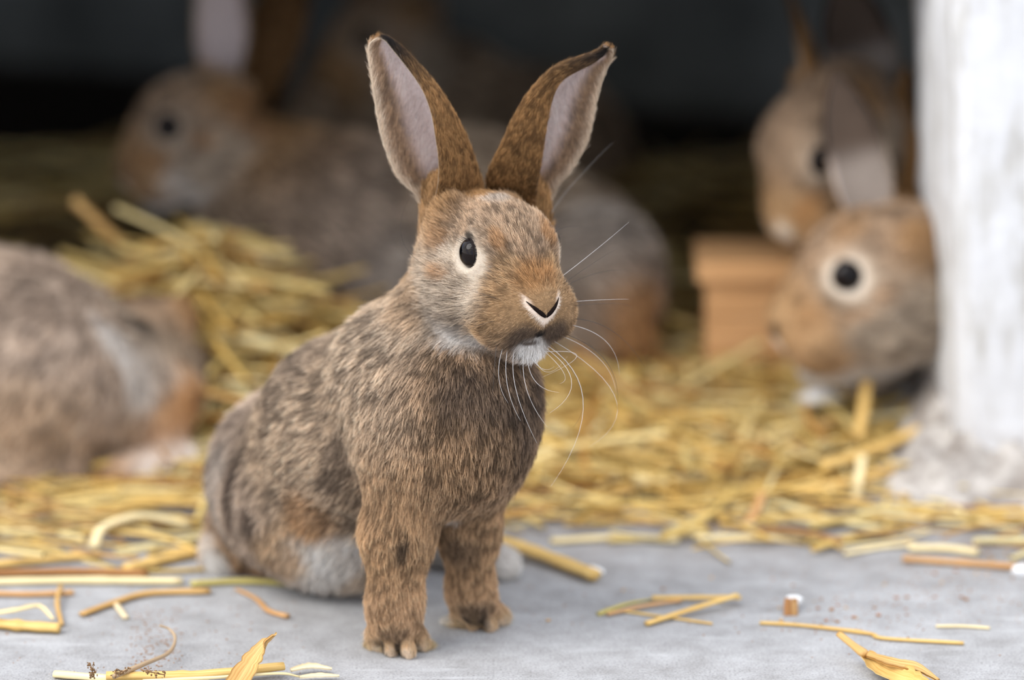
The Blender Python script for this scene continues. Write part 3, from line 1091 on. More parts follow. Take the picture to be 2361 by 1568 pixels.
# lashes over the near and far eye
for sg in (1, -1):
    for i in range(11):
        t_ = i / 10
        a = hp(HEAD, 15.4 + 4.6 * (t_ - .5) * 2, (21.0 - 1.6 * t_) * sg, 12.4 + 6.6 * math.cos((t_ - .5) * 2.0))
        d_ = unit(HEAD['R'] * sg * 1.0 + HEAD['U'] * 0.45 - HEAD['F'] * (0.9 - 1.1 * t_))
        v, f = tube([a - d_ * .001, a + d_ * .0022, a + d_ * .0046 - HEAD['F'] * .0008], [.00010, .00009, .00002], 4)
        link('eyelash', mesh_np('eyelash', v, f, M_WHISKER_DARK), rab)


# ================================================================== THE SETTING
def grid_mesh(name, xs, ys, hfun, mat, smooth=True):
    X, Y = np.meshgrid(xs, ys, indexing='ij')
    Z = hfun(X.ravel(), Y.ravel())
    v = np.stack([X.ravel(), Y.ravel(), Z], 1)
    nx, ny = len(xs), len(ys)
    idx = np.arange(nx * ny).reshape(nx, ny)
    q = np.stack([idx[:-1, :-1], idx[1:, :-1], idx[1:, 1:], idx[:-1, 1:]], -1).reshape(-1, 4)
    return mesh_np(name, v, q, mat, smooth)


def box_mesh(name, x0, x1, y0, y1, z0, z1, mat, bev=0.0):
    import bmesh
    bm = bmesh.new()
    bmesh.ops.create_cube(bm, size=1)
    for v in bm.verts:
        v.co = ((x0 + x1) / 2 + v.co.x * (x1 - x0), (y0 + y1) / 2 + v.co.y * (y1 - y0), (z0 + z1) / 2 + v.co.z * (z1 - z0))
    if bev:
        bmesh.ops.bevel(bm, geom=bm.edges[:], offset=bev, segments=2, profile=0.5, affect='EDGES')
    me = bpy.data.meshes.new(name)
    bm.to_mesh(me)
    bm.free()
    me.materials.append(mat)
    return me


fl = link('floor', mesh_np('floor', [(-5, -6, 0), (5, -6, 0), (5, 1.7, 0), (-5, 1.7, 0)], [(0, 1, 2, 3)], M_CONC, False))
fl['kind'] = 'structure'
BACK_Y, ROOF_Z, EAVE_Y = 1.08, 0.250, 0.26
for nm_, bx in (('wall_back', (-1.0, 1.0, 0, .06, 0, ROOF_Z)), ('wall_left', (-0.96, -0.9, .3, BACK_Y + .30, 0, ROOF_Z)), ('wall_right', (0.9, 0.96, .3, BACK_Y + .06, 0, ROOF_Z))):
    ob = link(nm_, box_mesh(nm_, *bx, M_WALL))
    if nm_ == 'wall_back':
        ob.location = (.02, 1.08, 0)
        ob.rotation_euler = (0, 0, math.radians(-18))
    ob['kind'] = 'structure'
ob = link('shade_ceiling', box_mesh('shade_ceiling', -1.0, 1.0, EAVE_Y, BACK_Y + .45, ROOF_Z, ROOF_Z + .03, M_ROOF))  # unseen hutch roof, added and kept low to darken the interior
ob['kind'] = 'structure'

# ------------------------------------------------------------------ whitewashed post with a rough mortar foot


def paint_material():
    m, t, b = new_mat('flaking_white_paint')
    g = t.nodes.new('ShaderNodeNewGeometry')
    mp = nd(t, 'ShaderNodeMapping')
    mp.inputs['Scale'].default_value = (70, 70, 16)
    t.links.new(g.outputs['Position'], mp.inputs['Vector'])
    n = nd(t, 'ShaderNodeTexNoise', Scale=1.0, Detail=6, Roughness=0.65)
    t.links.new(mp.outputs['Vector'], n.inputs['Vector'])
    c = ramp(t, n.outputs['Fac'], [(0.26, lin((132, 124, 116))), (0.38, lin((186, 184, 180))), (0.50, lin((206, 206, 207))), (0.75, lin((218, 219, 222)))])
    n2 = nd(t, 'ShaderNodeTexNoise', Scale=45.0, Detail=5, Roughness=0.7)
    t.links.new(g.outputs['Position'], n2.inputs['Vector'])
    sep = t.nodes.new('ShaderNodeSeparateXYZ')
    t.links.new(g.outputs['Position'], sep.inputs[0])
    mr = nd(t, 'ShaderNodeMapRange')
    mr.inputs[1].default_value = 0.055
    mr.inputs[2].default_value = 0.0
    t.links.new(sep.outputs['Z'], mr.inputs[0])
    dirt = t.nodes.new('ShaderNodeMath')
    dirt.operation = 'MULTIPLY'
    t.links.new(mr.outputs[0], dirt.inputs[0])
    t.links.new(ramp(t, n2.outputs['Fac'], [(0.35, (0, 0, 0, 1)), (0.62, (1, 1, 1, 1))]), dirt.inputs[1])
    c = mixc(t, dirt.outputs[0], c, lin((140, 128, 118)))
    t.links.new(c, b.inputs['Base Color'])
    b.inputs['Roughness'].default_value = 0.6
    b.inputs['Specular IOR Level'].default_value = 0.3
    bump(t, b, mixc(t, 0.5, n.outputs['Fac'], n2.outputs['Fac']), 0.6, 0.004)
    return m


M_PAINT = paint_material()
M_MORTAR = noisy('rough_mortar', (112, 102, 94), (196, 190, 183), 60, .9, 6, .8, .004)


def post_mesh():
    """square section lofted upwards with worn, wavy edges"""
    ring0 = [(.222, .188), (.208, .300), (.40, .300), (.40, .188)]
    # densify ring, round the corners
    pts = []
    for i in range(4):
        a, b_ = np.array(ring0[i]), np.array(ring0[(i + 1) % 4])
        for t_ in (0.04, 0.2, 0.4, 0.6, 0.8, 0.96):
            pts.append(a + (b_ - a) * t_)
    pts = np.array(pts)
    zs = np.linspace(0, .40, 70)
    V = []
    for z in zs:
        lean = -0.006 * z / 0.2
        P3 = np.column_stack([pts[:, 0] + lean, pts[:, 1], np.full(len(pts), z)])
        cen = np.array([.31, .244, z])
        w_ = (vnoise(P3, .030, 21) - .5) * .005 + (vnoise(P3, .010, 22) - .5) * .0022
        fl_ = 0.016 * math.exp(-z / .012)
        d_ = unit(P3 - cen)
        V.append(P3 + d_ * (w_[:, None] + fl_))
    V = np.vstack(V)
    m_, n_ = len(pts), len(zs)
    idx = np.arange(m_ * n_).reshape(n_, m_)
    nx = np.roll(idx, -1, 1)
    q = np.stack([idx[:-1], idx[1:], nx[1:], nx[:-1]], -1).reshape(-1, 4)[:, ::-1]
    return mesh_np('post', V, q, M_PAINT)


post_root = bpy.data.objects.new('post', None)
post_root.location = (0.31, 0.244, 0)
COL.objects.link(post_root)
tag(post_root, 'whitewashed square post with flaking paint and a rough spreading foot', 'post')
pm = link('shaft', post_mesh(), post_root)
pm.location = (-0.31, -0.244, 0)


def foot_h(x, y):
    """lumpy mortar skirt round the post foot"""
    dx = np.maximum(np.maximum(.212 - x, x - .40), 0)
    dy = np.maximum(np.maximum(.196 - y, y - .30), 0)
    d_ = np.sqrt(dx * dx + dy * dy)
    p3 = np.stack([x, y, np.zeros_like(x)], 1)
    h_ = 0.024 * np.exp(-(d_ / .018)) + 0.013 * np.exp(-(d_ / .036) ** 2)
    h_ = h_ * (0.55 + 0.9 * vnoise(p3, .012, 31)) + (vnoise(p3, .006, 33) - .5) * .004
    return np.where(d_ > .056, -.004, h_ - .0030)


fm = link('mortar_foot', grid_mesh('mortar_foot', np.linspace(.165, .44, 70), np.linspace(.138, .33, 50), foot_h, M_MORTAR), post_root)
fm.location = (-0.31, -0.244, 0)

# ------------------------------------------------------------------ low tan wooden box behind
bxr = bpy.data.objects.new('wooden_box', None)
COL.objects.link(bxr)
tag(bxr, 'low tan wooden box with an overhanging lid standing in the straw behind the rabbits', 'box')
BX0, BX1, BY0, BY1 = .1005, .190, .352, .394
for z0, z1 in ((.010, .0285), (.0293, .0478), (.0486, .0670)):
    link('plank', box_mesh('plank', BX0, BX1, BY0, BY0 + .006, z0, z1, M_BOX, .0008), bxr)
    link('plank', box_mesh('plank', BX0, BX0 + .006, BY0 + .0065, BY1 - .0065, z0, z1, M_BOX, .0008), bxr)
    link('plank', box_mesh('plank', BX1 - .006, BX1, BY0 + .0065, BY1 - .0065, z0, z1, M_BOX, .0008), bxr)
    link('plank', box_mesh('plank', BX0, BX1, BY1 - .006, BY1, z0, z1, M_BOX, .0008), bxr)
link('lid', box_mesh('lid', BX0 - .005, BX1 + .005, BY0 - .005, BY1 + .004, .0672, .0785, M_BOX, .0012), bxr)

# ================================================================== OTHER RABBITS
BKL = (.85, .1, -.5)


def bgS(px, row, y, r, pal='back', flow=BKL, L=.011, sc=(1, 1, 1)):
    return S(px, row, y, r, pal, flow, L, .022, sc)


# big rabbit lying broadside behind
hA = head_frame(P(262, 396, .420), -80, 22, s=1.02)
mA = [bgS(1290, 640, .42, 225), bgS(1060, 560, .43, 262), bgS(780, 560, .42, 235, 'rump'), bgS(610, 560, .42, 165),
      bgS(1340, 690, .38, 170, 'rump'), bgS(920, 660, .385, 135, 'grey'), bgS(1380, 610, .37, 120, 'grey'),
      K_((720, 470, .42, 150), (470, 320, .45, 105), 'nape', (.6, .2, -.6), .009, .02),
      K_((1440, 690, .352, 66), (1462, 800, .345, 46), 'orange', (.1, 0, -1), .007, .012),
      K_((650, 640, .38, 70), (620, 740, .37, 45), 'leg', (0, 0, -1), .007, .015),
      C_(P(1400, 838, .355), P(1540, 826, .375), .010, .009, .01, 'leg', (-1, 0, -.2), .006)]
eA = [(ear_sections(P(520, 250, .455), P(505, -150, .49), .031, (-.25, -1, .1)), {}),
      (ear_sections(P(590, 235, .475), P(690, -130, .52), .031, (-.2, 1, 0)), {'black': .7})]
fx = lambda h, sgn=-1, ring=.3: [(hp(h, 15, 21 * sgn, 12.5), .0085 * h['s'] * 1000, 'eyering', ring, dict(L=.003)), (hp(h, 30, 10 * sgn, -3), .010 * h['s'] * 1000, 'orange', .7),
                        (hp(h, 4, 22 * sgn, 0), .006 * h['s'] * 1000, 'orange', .6), (hp(h, 36, 0, -22), .008 * h['s'] * 1000, 'chin', .9), (hp(h, 47, 4 * sgn, -9), .004 * h['s'] * 1000, 'noserim', .9, dict(L=.002)),
                        (hp(h, 47, 6.5 * sgn, -3.5), .0034 * h['s'] * 1000, 'black', .95, dict(L=.001)), (hp(h, 38, 13 * sgn, -19), .0042 * h['s'] * 1000, 'black', .85, dict(axis=h['F'], str=2.6, L=.002))]
make_rabbit('rabbit', 'large grey brown rabbit lying broadside in the hutch behind the sitting one', mA, hA, eA, .0032, 34000, .00020,
            fx(hA) + [(P(400, 440, .40), .010, 'chin', .5), (P(560, 270, .42), .016, 'orange', .7)], eye_r=7.2, skin=.12)

# rabbit further back, only head and back showing
hB = head_frame(P(728, 190, .655), -78, 24, s=1.0)
mB = [bgS(1000, 300, .70, 215), bgS(1240, 360, .72, 205), bgS(830, 300, .68, 170), K_((900, 250, .69, 130), (840, 150, .68, 95), 'nape', (.6, .2, -.6), .009, .02),
      bgS(1000, 420, .69, 180, 'grey'), K_((800, 380, .66, 70), (780, 470, .65, 45), 'leg', (0, 0, -1), .007, .015)]
eB = [(ear_sections(P(925, 75, .70), P(985, -290, .74), .036, (-.5, -1, .1)), {}), (ear_sections(P(870, 60, .72), P(850, -300, .77), .036, (-.3, 1, 0)), {})]
make_rabbit('rabbit', 'rabbit deep in the dark hutch, head showing above the large broadside rabbit', mB, hB, eB, .0036, 16000, .00024, fx(hB), eye_r=7.2)

# rabbit at the frame's edge, rump and forepaw showing
hC = head_frame((-.172, .325, .020), 168, 30, s=1.0)
mC = [bgS(5, 850, .25, 268, 'rump', (-.6, 0, -.7)), bgS(85, 905, .230, 205, 'rump', (-.6, 0, -.8)), bgS(205, 885, .262, 180, 'cheek', (-.7, 0, -.6)), bgS(305, 895, .258, 135, 'cheek', (-.4, 0, -.9)),
      bgS(245, 960, .25, 108, 'cheek', (-.5, 0, -.9)), bgS(350, 890, .265, 84, 'chest', (0, 0, -1)),
      K_((392, 915, .240, 62), (374, 1045, .228, 44), 'orange', (0, 0, -1), .007, .010), K_((345, 930, .262, 50), (430, 1050, .262, 34), 'dark', (.2, 0, -1), .008, .012),
      C_(G(378, 1072, .008), G(268, 1092, .007), .0095, .0085, .006, 'paw', (-1, -.2, -.2), .006), C_(G(430, 1062, .008), G(345, 1088, .007), .0085, .008, .006, 'chin', (-1, -.2, -.2), .006),
      C_(G(-40, 1092, .012), G(150, 1082, .010), .012, .010, .008, 'rump', (1, -.2, -.2), .006)]
eC = [(ear_sections(P(352, 812, .275), P(215, 800, .262), .020, (0, -.2, -1)), {}), (ear_sections(P(360, 800, .295), P(225, 770, .295), .020, (0, .2, -1)), {})]
make_rabbit('rabbit', 'blurred rabbit crouching beside the straw heap, rump and orange foreleg showing, face turned away', mC, hC, eC, .0030, 30000, .00018,
            [(P(150, 900, .21), .007, 'dark', .9, dict(axis=(.15, 0, 1), str=5)), (P(240, 830, .225), .010, 'belly', .8, dict(axis=(0, 0, 1), str=2.2)), (P(60, 620, .2), .03, 'dark', .5),
             (P(140, 690, .2), .014, 'dark', .7), (P(320, 785, .25), .010, 'black', .7), (P(200, 1010, .22), .024, 'flank', .7), (P(340, 850, .23), .014, 'grey', .7), (P(60, 1000, .19), .03, 'flank', .5)], skin=.7)

# rabbit beside the post, nose to the box
hD = head_frame(P(1766, 752, .268), -86, 17, s=1.30)
mD = [K_((2010, 720, .300, 135), (2120, 750, .365, 165), 'cheek', (.8, 0, -.6), .010, .02), E_((.255, .400, .065), .046, None, .022, 'back', BKL, .011), E_((.318, .445, .060), .055, None, .022, 'rump', BKL, .011), bgS(2075, 880, .330, 95, 'dark'),
      bgS(1990, 790, .290, 95, 'cheek', (.5, 0, -.8)), K_((2085, 880, .335, 66), (2070, 955, .325, 40), 'leg', (0, 0, -1), .007, .015)]
eD = [(ear_sections(P(2035, 585, .285), P(1925, 160, .300), .031, (-.15, -1, .1), depth=.5), {'adult': 1}), (ear_sections(P(2098, 590, .320), P(2095, 150, .350), .032, (.5, .6, 0)), {'adult': 1})]
make_rabbit('rabbit', 'rabbit peering past the white post, dark eye ringed with pale fur', mD, hD, eD, .0028, 44000, .00015,
            fx(hD) + [(hp(hD, 15, -20, 12.5), .0100, 'eyering', .85, dict(L=.003)), (hp(hD, 0, -22, -14), .022, 'cheek', .7), (hp(hD, 12, -20, -3), .006, 'orange', .8, dict(axis=hD['F'], str=2)),
                      (hp(hD, 10, -8, 27), .010, 'nape', .6)], eye_r=6.6, skin=.6)

# rabbit above it
hE = head_frame(P(1782, 545, .330), -60, 48, s=1.20)
mE = [K_((1930, 420, .365, 100), (2080, 440, .450, 150), 'dark', (.8, 0, -.6), .010, .02), E_((.222, .525, .085), .047, None, .022, 'back', BKL, .011), E_((.262, .610, .066), .055, None, .022, 'rump', BKL, .011), bgS(2100, 540, .49, 115, 'dark'),
      K_((2080, 560, .47, 66), (2060, 690, .46, 40), 'leg', (0, 0, -1), .007, .015)]
eE = [(ear_sections(P(1915, 315, .355), P(1800, -40, .375), .028, (-1, .15, 0)), {'adult': 1}), (ear_sections(P(2030, 310, .370), P(1940, -60, .395), .038, (-.1, -1, .1)), {'adult': 1})]
make_rabbit('rabbit', 'rabbit bowing its orange muzzle over the tan box, behind the pale eye ringed rabbit', mE, hE, eE, .0030, 30000, .00017,
            fx(hE) + [(hp(hE, 46, -6, -2), .006, 'eyering', .8, dict(L=.002)), (hp(hE, 34, -12, -2), .009, 'orange', .8)], eye_r=6.6, skin=.6)

# ================================================================== STRAW


def sstep(a, b_, x):
    t_ = np.clip((x - a) / (b_ - a), 0, 1)
    return t_ * t_ * (3 - 2 * t_)


def bed_h(x, y):
    x, y = np.asarray(x, float), np.asarray(y, float)
    p3 = np.stack([x, y, 0 * x], -1).reshape(-1, 3)
    nz = vnoise(p3, .05, 41).reshape(x.shape)
    nz2 = vnoise(p3, .018, 43).reshape(x.shape)
    edge = .210 + .03 * (nz - .5) - .05 * sstep(-.06, -.16, x)
    h_ = -.004 + (.010 * sstep(edge, edge + .06, y) + .018 * sstep(.26, .48, y))
    h_ = h_ + .066 * np.exp(-(((x + .160) / .060) ** 2) - ((y - .335) / .050) ** 2)
    h_ = h_ + .012 * sstep(.40, .55, y) * (.4 + nz) - .05 * sstep(.76, .84, y)
    return h_ + (nz2 - .5) * .010 * sstep(edge, edge + .05, y)


def bed_material():
    m, t, b = new_mat('matted_bedding')
    g = t.nodes.new('ShaderNodeNewGeometry')
    mp = nd(t, 'ShaderNodeMapping')
    mp.inputs['Scale'].default_value = (60, 160, 160)
    t.links.new(g.outputs['Position'], mp.inputs['Vector'])
    n = nd(t, 'ShaderNodeTexNoise', Scale=1.0, Detail=5, Roughness=0.65)
    t.links.new(mp.outputs['Vector'], n.inputs['Vector'])
    t.links.new(ramp(t, n.outputs['Fac'], [(0.30, lin((58, 46, 30))), (0.55, lin((120, 96, 54))), (0.75, lin((186, 158, 96)))]), b.inputs['Base Color'])
    b.inputs['Roughness'].default_value = 0.8
    bump(t, b, n.outputs['Fac'], 0.8, 0.004)
    return m


bed = link('straw_bedding', grid_mesh('straw_bedding', np.linspace(-.58, .58, 130), np.linspace(.12, .84, 100), bed_h, bed_material()))
tag(bed, 'matted layer of yellow straw bedding covering the hutch floor', 'bedding', kind='stuff')


def stalk(length, r, bend, sag, flat, node, n=9, sides=6):
    """a hollow looking straw stalk lying along X, with a swollen node and cut ends"""
    t_ = np.linspace(0, 1, n)
    path = np.stack([(t_ - .5) * length, bend * length * (t_ - .5) ** 2 * 2, sag * length * np.sin(t_ * math.pi)], 1)
    rad = r * (1 - .18 * t_)
    if node:
        rad = rad * (1 + .28 * np.exp(-((t_ - node) / .05) ** 2))
    v, f = tube(path, rad, sides, flat, caps=False)
    # cut ends: ring turned inwards so that the stalk reads hollow
    m_ = len(v)
    ends = []
    for k, base in ((0, 0), (1, m_ - sides)):
        c = v[base:base + sides].mean(0)
        inn = c + (v[base:base + sides] - c) * .62 + np.array([(.0012 if k == 0 else -.0012), 0, 0])
        s0 = m_ + k * sides
        ends.append(inn)
        for j in range(sides):
            j2 = (j + 1) % sides
            f.append((base + j, s0 + j, s0 + j2, base + j2) if k == 1 else (base + j2, s0 + j2, s0 + j, base + j))
        f.append(tuple(s0 + j for j in range(sides)))
    return np.vstack([v] + ends), f


STALKS = []
for i in range(16):
    ln = RNG.uniform(.045, .13)
    v, f = stalk(ln, RNG.uniform(.0011, .0028), RNG.uniform(-.22, .22), RNG.uniform(-.03, .06), RNG.uniform(.45, .85), RNG.choice([0, .3, .55, .7]))
    mset = {}
    for lk, mt in M_STRAW_LOOK.items():
        mset[lk] = mesh_np('straw', v, f, mt)
    STALKS.append((mset, v, f, ln))

SCOL = [lin3(c) for c in ((218, 182, 106), (230, 206, 138), (204, 166, 92), (240, 226, 176), (224, 192, 116), (234, 214, 156), (188, 148, 90), (224, 196, 124))]
stuff_v, stuff_f, stuff_c, stuff_n = [], [], [], 0


def add_stuff(mi, M4, col):
    global stuff_n
    v, f = STALKS[mi][1], STALKS[mi][2]
    w_ = v @ np.array(M4.to_3x3()).T + np.array(M4.translation)
    stuff_v.append(w_)
    stuff_f.extend([tuple(a + stuff_n for a in q) for q in f])
    stuff_c.append(np.tile(col, (len(v), 1)))
    stuff_n += len(v)


ZONES = [   # name of the group, label, x range, y range, how many singly, how many joined, height spread, yaw spread
    ('straw in the heap', 'straw stalk in the blurred heap between the crouching rabbit and the sitting one', (-.24, -.06), (.265, .385), 90, 420, .018, 1.4),
    ('straw in the bedding by the post', 'straw stalk in the deep bedding between the sitting rabbit and the post', (-.02, .23), (.198, .38), 110, 560, .012, 1.15),
    ('straw strewn behind the rump', 'straw stalk strewn on concrete behind the rump of the sitting rabbit', (-.30, -.09), (.060, .235), 60, 150, .005, .6),
    ('straw strewn before the post', 'straw stalk strewn on dusty concrete in front of the post', (-.03, .30), (.095, .205), 60, 90, .004, .6),
]


def clear_of(x, y):
    """not inside the sitting rabbit or the post"""
    if ((x + .075) / .085) ** 2 + ((y - .055) / .075) ** 2 < 1: return False
    if x > .19 and y > .155: return False
    return True


def place(x, y, z, yaw, pitch, s):
    return Matrix.Translation((x, y, z)) @ Matrix.Rotation(yaw, 4, 'Z') @ Matrix.Rotation(pitch, 4, 'Y') @ Matrix.Rotation(random.uniform(-.6, .6), 4, 'X') @ Matrix.Scale(s, 4)


for gname, lab, xr, yr, n1, n2, hz, ys in ZONES:
    made = 0
    while made < n1 + n2:
        x, y = random.uniform(*xr), random.uniform(*yr)
        if not clear_of(x, y):
            continue
        if 'strewn' in gname and random.random() > ((y - yr[0]) / (yr[1] - yr[0])) ** .7 + .12:
            continue
        z = max(float(bed_h(np.array([x]), np.array([y]))[0]), 0) + .0025 + random.random() ** 2 * hz
        if made < n1:
            z += hz * .35
        M4 = place(x, y, z, random.gauss(0, ys), random.gauss(0, .16 if hz > .008 else .03), random.uniform(.6, 1.15) * (.8 if 'strewn' in gname else 1))
        mi = random.randrange(16)
        if made < n1:
            look = ('pale', 'golden', 'pale', 'golden', 'brownish')[made % 5]
            ob = link('straw', STALKS[mi][0][look])
            ob.matrix_world = M4
            tag(ob, look + ' ' + lab, 'straw', look + ' ' + gname)
        else:
            add_stuff(mi, M4, SCOL[random.randrange(8)] * random.uniform(.8, 1.1))
        made += 1
for i in range(1500):       # the rest of the bedding, deep in the hutch
    x, y = random.uniform(-.45, .45), (random.uniform(.22, .46) if i % 3 else random.uniform(.46, .85))
    if x < -.05 and .30 < y < .6 and random.random() < .7:
        continue
    if x > .19 and y < .31:
        continue
    z = float(bed_h(np.array([x]), np.array([y]))[0]) + .002 + random.random() ** 2 * .008
    add_stuff(random.randrange(16), place(x, y, z, random.gauss(0, 1.0), random.gauss(0, .1), random.uniform(.7, 1.2)), SCOL[random.randrange(8)] * random.uniform(.75, 1.05))
me = mesh_np('loose_straw', np.vstack(stuff_v), stuff_f, M_STRAW_V)
vcol(me, np.clip(np.vstack(stuff_c), 0, 1))
ob = link('loose_straw', me)
tag(ob, 'countless small straw stalks mixed through the bedding of the hutch', 'straw', kind='stuff')

# ------------------------------------------------------------------ single pieces of straw that the photograph shows one by one


def tint_mat(name, a, b_):
    m = noisy(name, a, b_, 1.0, .42, 4, .3, .0005, (28, 1400, 1), .3, .7)
    t = m.node_tree
    at = t.nodes.new('ShaderNodeAttribute')
    at.attribute_name = 'fibre'
    mp = next(n for n in t.nodes if n.type == 'MAPPING')
    t.links.new(at.outputs['Vector'], mp.inputs['Vector'])
    return m


def fibre(me, uv):
    a = me.attributes.new('fibre', 'FLOAT_VECTOR', 'POINT')
    a.data.foreach_set('vector', np.column_stack([uv, np.full(len(uv), RNG.uniform(0, 50))]).astype(np.float32).ravel())


M_S1 = tint_mat('golden_stalk', (196, 152, 78), (228, 196, 128))
M_S2 = tint_mat('pale_stalk', (214, 188, 132), (240, 226, 184))
M_S3 = tint_mat('orange_stalk', (176, 126, 76), (208, 166, 116))
M_S4 = tint_mat('olive_stalk', (164, 148, 78), (204, 190, 120))
M_S5 = tint_mat('brown_leaf_blade', (170, 124, 66), (216, 178, 116))
M_S6 = tint_mat('grey_twig', (150, 126, 98), (186, 162, 132))
M_S7 = tint_mat('cream_flake', (206, 182, 138), (238, 224, 192))
M_S8 = tint_mat('brown_chip', (128, 84, 46), (176, 126, 74))
M_CHIP = noisy('tan_chip', (150, 110, 66), (184, 146, 100), 200)
M_FLUFF = noisy('white_fluff', (226, 226, 226), (246, 246, 246), 300)
M_SEED = noisy('brown_seed', (92, 70, 50), (150, 116, 80), 400)


def piece(name, label, cat, pts, r, mat, flat=.6, sides=8, node=None, zs=None, taper=(1, 1), n=22):
    """a stalk through ground points given as they show in the photograph; zs = heights of the points above the floor"""
    zs = zs or [r * flat + .0003] * len(pts)
    w_ = np.array([G(p[0], p[1], z) for p, z in zip(pts, zs)])
    path = catmull(w_, n) if len(w_) > 2 else w_[0] + (w_[1] - w_[0]) * np.linspace(0, 1, n)[:, None]
    t_ = np.linspace(0, 1, n)
    rad = r * np.interp(t_, [0, 1], taper)
    wob = 1 + .05 * np.sin(t_ * 23 + pts[0][0])
    rad = rad * wob
    for q in (node or []):
        rad = rad * (1 + .30 * np.exp(-((t_ - q) / .03) ** 2))
    c = path.mean(0)
    v, f = tube(path - c, rad, sides, flat)
    me = mesh_np(name, v, f, mat)
    ln = np.linalg.norm(path[-1] - path[0])
    fibre(me, np.column_stack([np.repeat(t_ * ln, sides), np.tile(np.abs(np.arange(sides) - sides / 2) * r * .8, n)]))
    ob = link(name, me)
    ob.location = c
    tag(ob, label, cat)
    return ob


def blade(name, label, cat, pts, wid, zs, mat, cup=.25, n=22, m=5, twist=0.0, parent=None):
    """a flat, slightly cupped leaf blade with real thickness"""
    w_ = catmull(np.array([G(p[0], p[1], z) for p, z in zip(pts, zs)]), n)
    tg = unit(np.gradient(w_, axis=0))
    wd = np.interp(np.linspace(0, 1, n), np.linspace(0, 1, len(wid)), wid) * RNG.uniform(.86, 1.12, n)
    V, th = [], .0004
    for k in (0, 1):
        for i in range(n):
            sd_ = unit(np.cross(tg[i], (0, -.5, 1)))
            up = np.cross(sd_, tg[i])
            a = twist * i / n
            sd_, up = sd_ * math.cos(a) + up * math.sin(a), up * math.cos(a) - sd_ * math.sin(a)
            for j in range(m):
                q = (j / (m - 1) - .5) * 2
                V.append(w_[i] + sd_ * q * wd[i] * .5 + up * ((q * q - .5) * cup * wd[i] + (th if k else -th)))
    N = n * m
    idx = np.arange(N).reshape(n, m)
    q = np.stack([idx[:-1, :-1], idx[:-1, 1:], idx[1:, 1:], idx[1:, :-1]], -1).reshape(-1, 4)
    b1 = np.concatenate([idx[:, 0], idx[-1, 1:], idx[::-1, -1][1:], idx[0, ::-1][1:]])
    rim_ = np.stack([b1[:-1], b1[1:], b1[1:] + N, b1[:-1] + N], -1)
    Q = np.vstack([q[:, ::-1], q + N, rim_])
    V = np.array(V)
    c = V.mean(0) if parent is None else np.zeros(3)
    me = mesh_np(name, V - c, Q, mat)
    ln = np.linalg.norm(w_[-1] - w_[0])
    uu = np.repeat(np.linspace(0, 1, n) * ln, m)
    vv = np.tile(np.arange(m) / (m - 1), n) * wd.max()
    fibre(me, np.column_stack([np.tile(uu, 2), np.tile(vv, 2)]))
    ob = link(name, me, parent)
    ob.location = c
    if parent is None:
        tag(ob, label, cat)
    return ob


# bottom corner bundle
piece('straw', 'hollow golden straw with a cut end under the upright leaf blade', 'straw', [(245, 1558), (450, 1556), (655, 1536)], .0030, M_S1, .6, node=[.42], zs=[.004, .004, .005])
piece('straw', 'long pale split straw running out of frame below the golden one', 'straw', [(125, 1554), (280, 1566), (480, 1574)], .0026, M_S2, .6, node=[.5])
piece('straw', 'thin whitish straw lying under the leaf blade, frayed at its tip', 'straw', [(330, 1571), (500, 1562), (640, 1553), (690, 1560)], .0013, M_S2, .7, taper=(1, .5), zs=[.0075, .0075, .006, .003])
blade('leaf_blade', 'upright torn straw leaf blade leaning over the golden straw', 'leaf', [(538, 1592), (572, 1538), (606, 1490), (634, 1462)], [.0105, .0100, .0075, .0030], [.006, .010, .017, .024], M_S5, .18, twist=.5)
piece('twig', 'thin curved grey twig rising in a hook from the straw bundle', 'twig', [(262, 1560), (330, 1532), (388, 1506), (404, 1474), (392, 1452), (368, 1442)], .0011, M_S6, 1, zs=[.006, .007, .006, .006, .008, .010], taper=(1.1, .45), n=30)
blade('straw_flake', 'curled cream flake lying beside the near forepaw', 'flake', [(670, 1546), (715, 1537), (765, 1543)], [.0020, .0034, .0010], [.0022, .0030, .0020], M_S7, .35)
blade('straw_flake', 'broken cream flake below the curled one, near the frame edge', 'flake', [(690, 1562), (735, 1558), (782, 1559)], [.0012, .0026, .0008], [.0018, .0022, .0016], M_S7, .3)


def seed_head(label, pts, z0, z1, n=38):
    rt = bpy.data.objects.new('seed_head', None)
    COL.objects.link(rt)
    tag(rt, label, 'seed head')
    a, b_ = G(*pts[0], z0), G(*pts[1], z1)
    rt.location = a
    v, f = tube((a + (b_ - a) * np.linspace(0, 1, 6)[:, None]) - a, [.0003] * 6, 5)
    link('stem', mesh_np('stem', v, f, M_SEED), rt)
    V, F_, k = [], [], 0
    for i in range(n):
        c = (a + (b_ - a) * random.uniform(.1, 1.02)) - a + RNG.normal(size=3) * .0009
        bv, bf = uv_ball(*RNG.uniform(.00022, .00062, 3), 6, 4)
        V.append(np.array(bv) * random.uniform(.7, 1.4) + c)
        F_ += [tuple(q + k for q in ff) for ff in bf]
        k += len(bv)
    link('seeds', mesh_np('seeds', np.vstack(V), F_, M_SEED), rt)['kind'] = 'stuff'


seed_head('small brown seed head standing upright at the end of the straw bundle', [(218, 1566), (207, 1528)], .006, .013)
seed_head('dark seed head lying along the grey twig', [(255, 1558), (295, 1545)], .006, .009)
seed_head('tan seed head spread on top of the golden straw', [(325, 1545), (378, 1556)], .009, .008, 34)

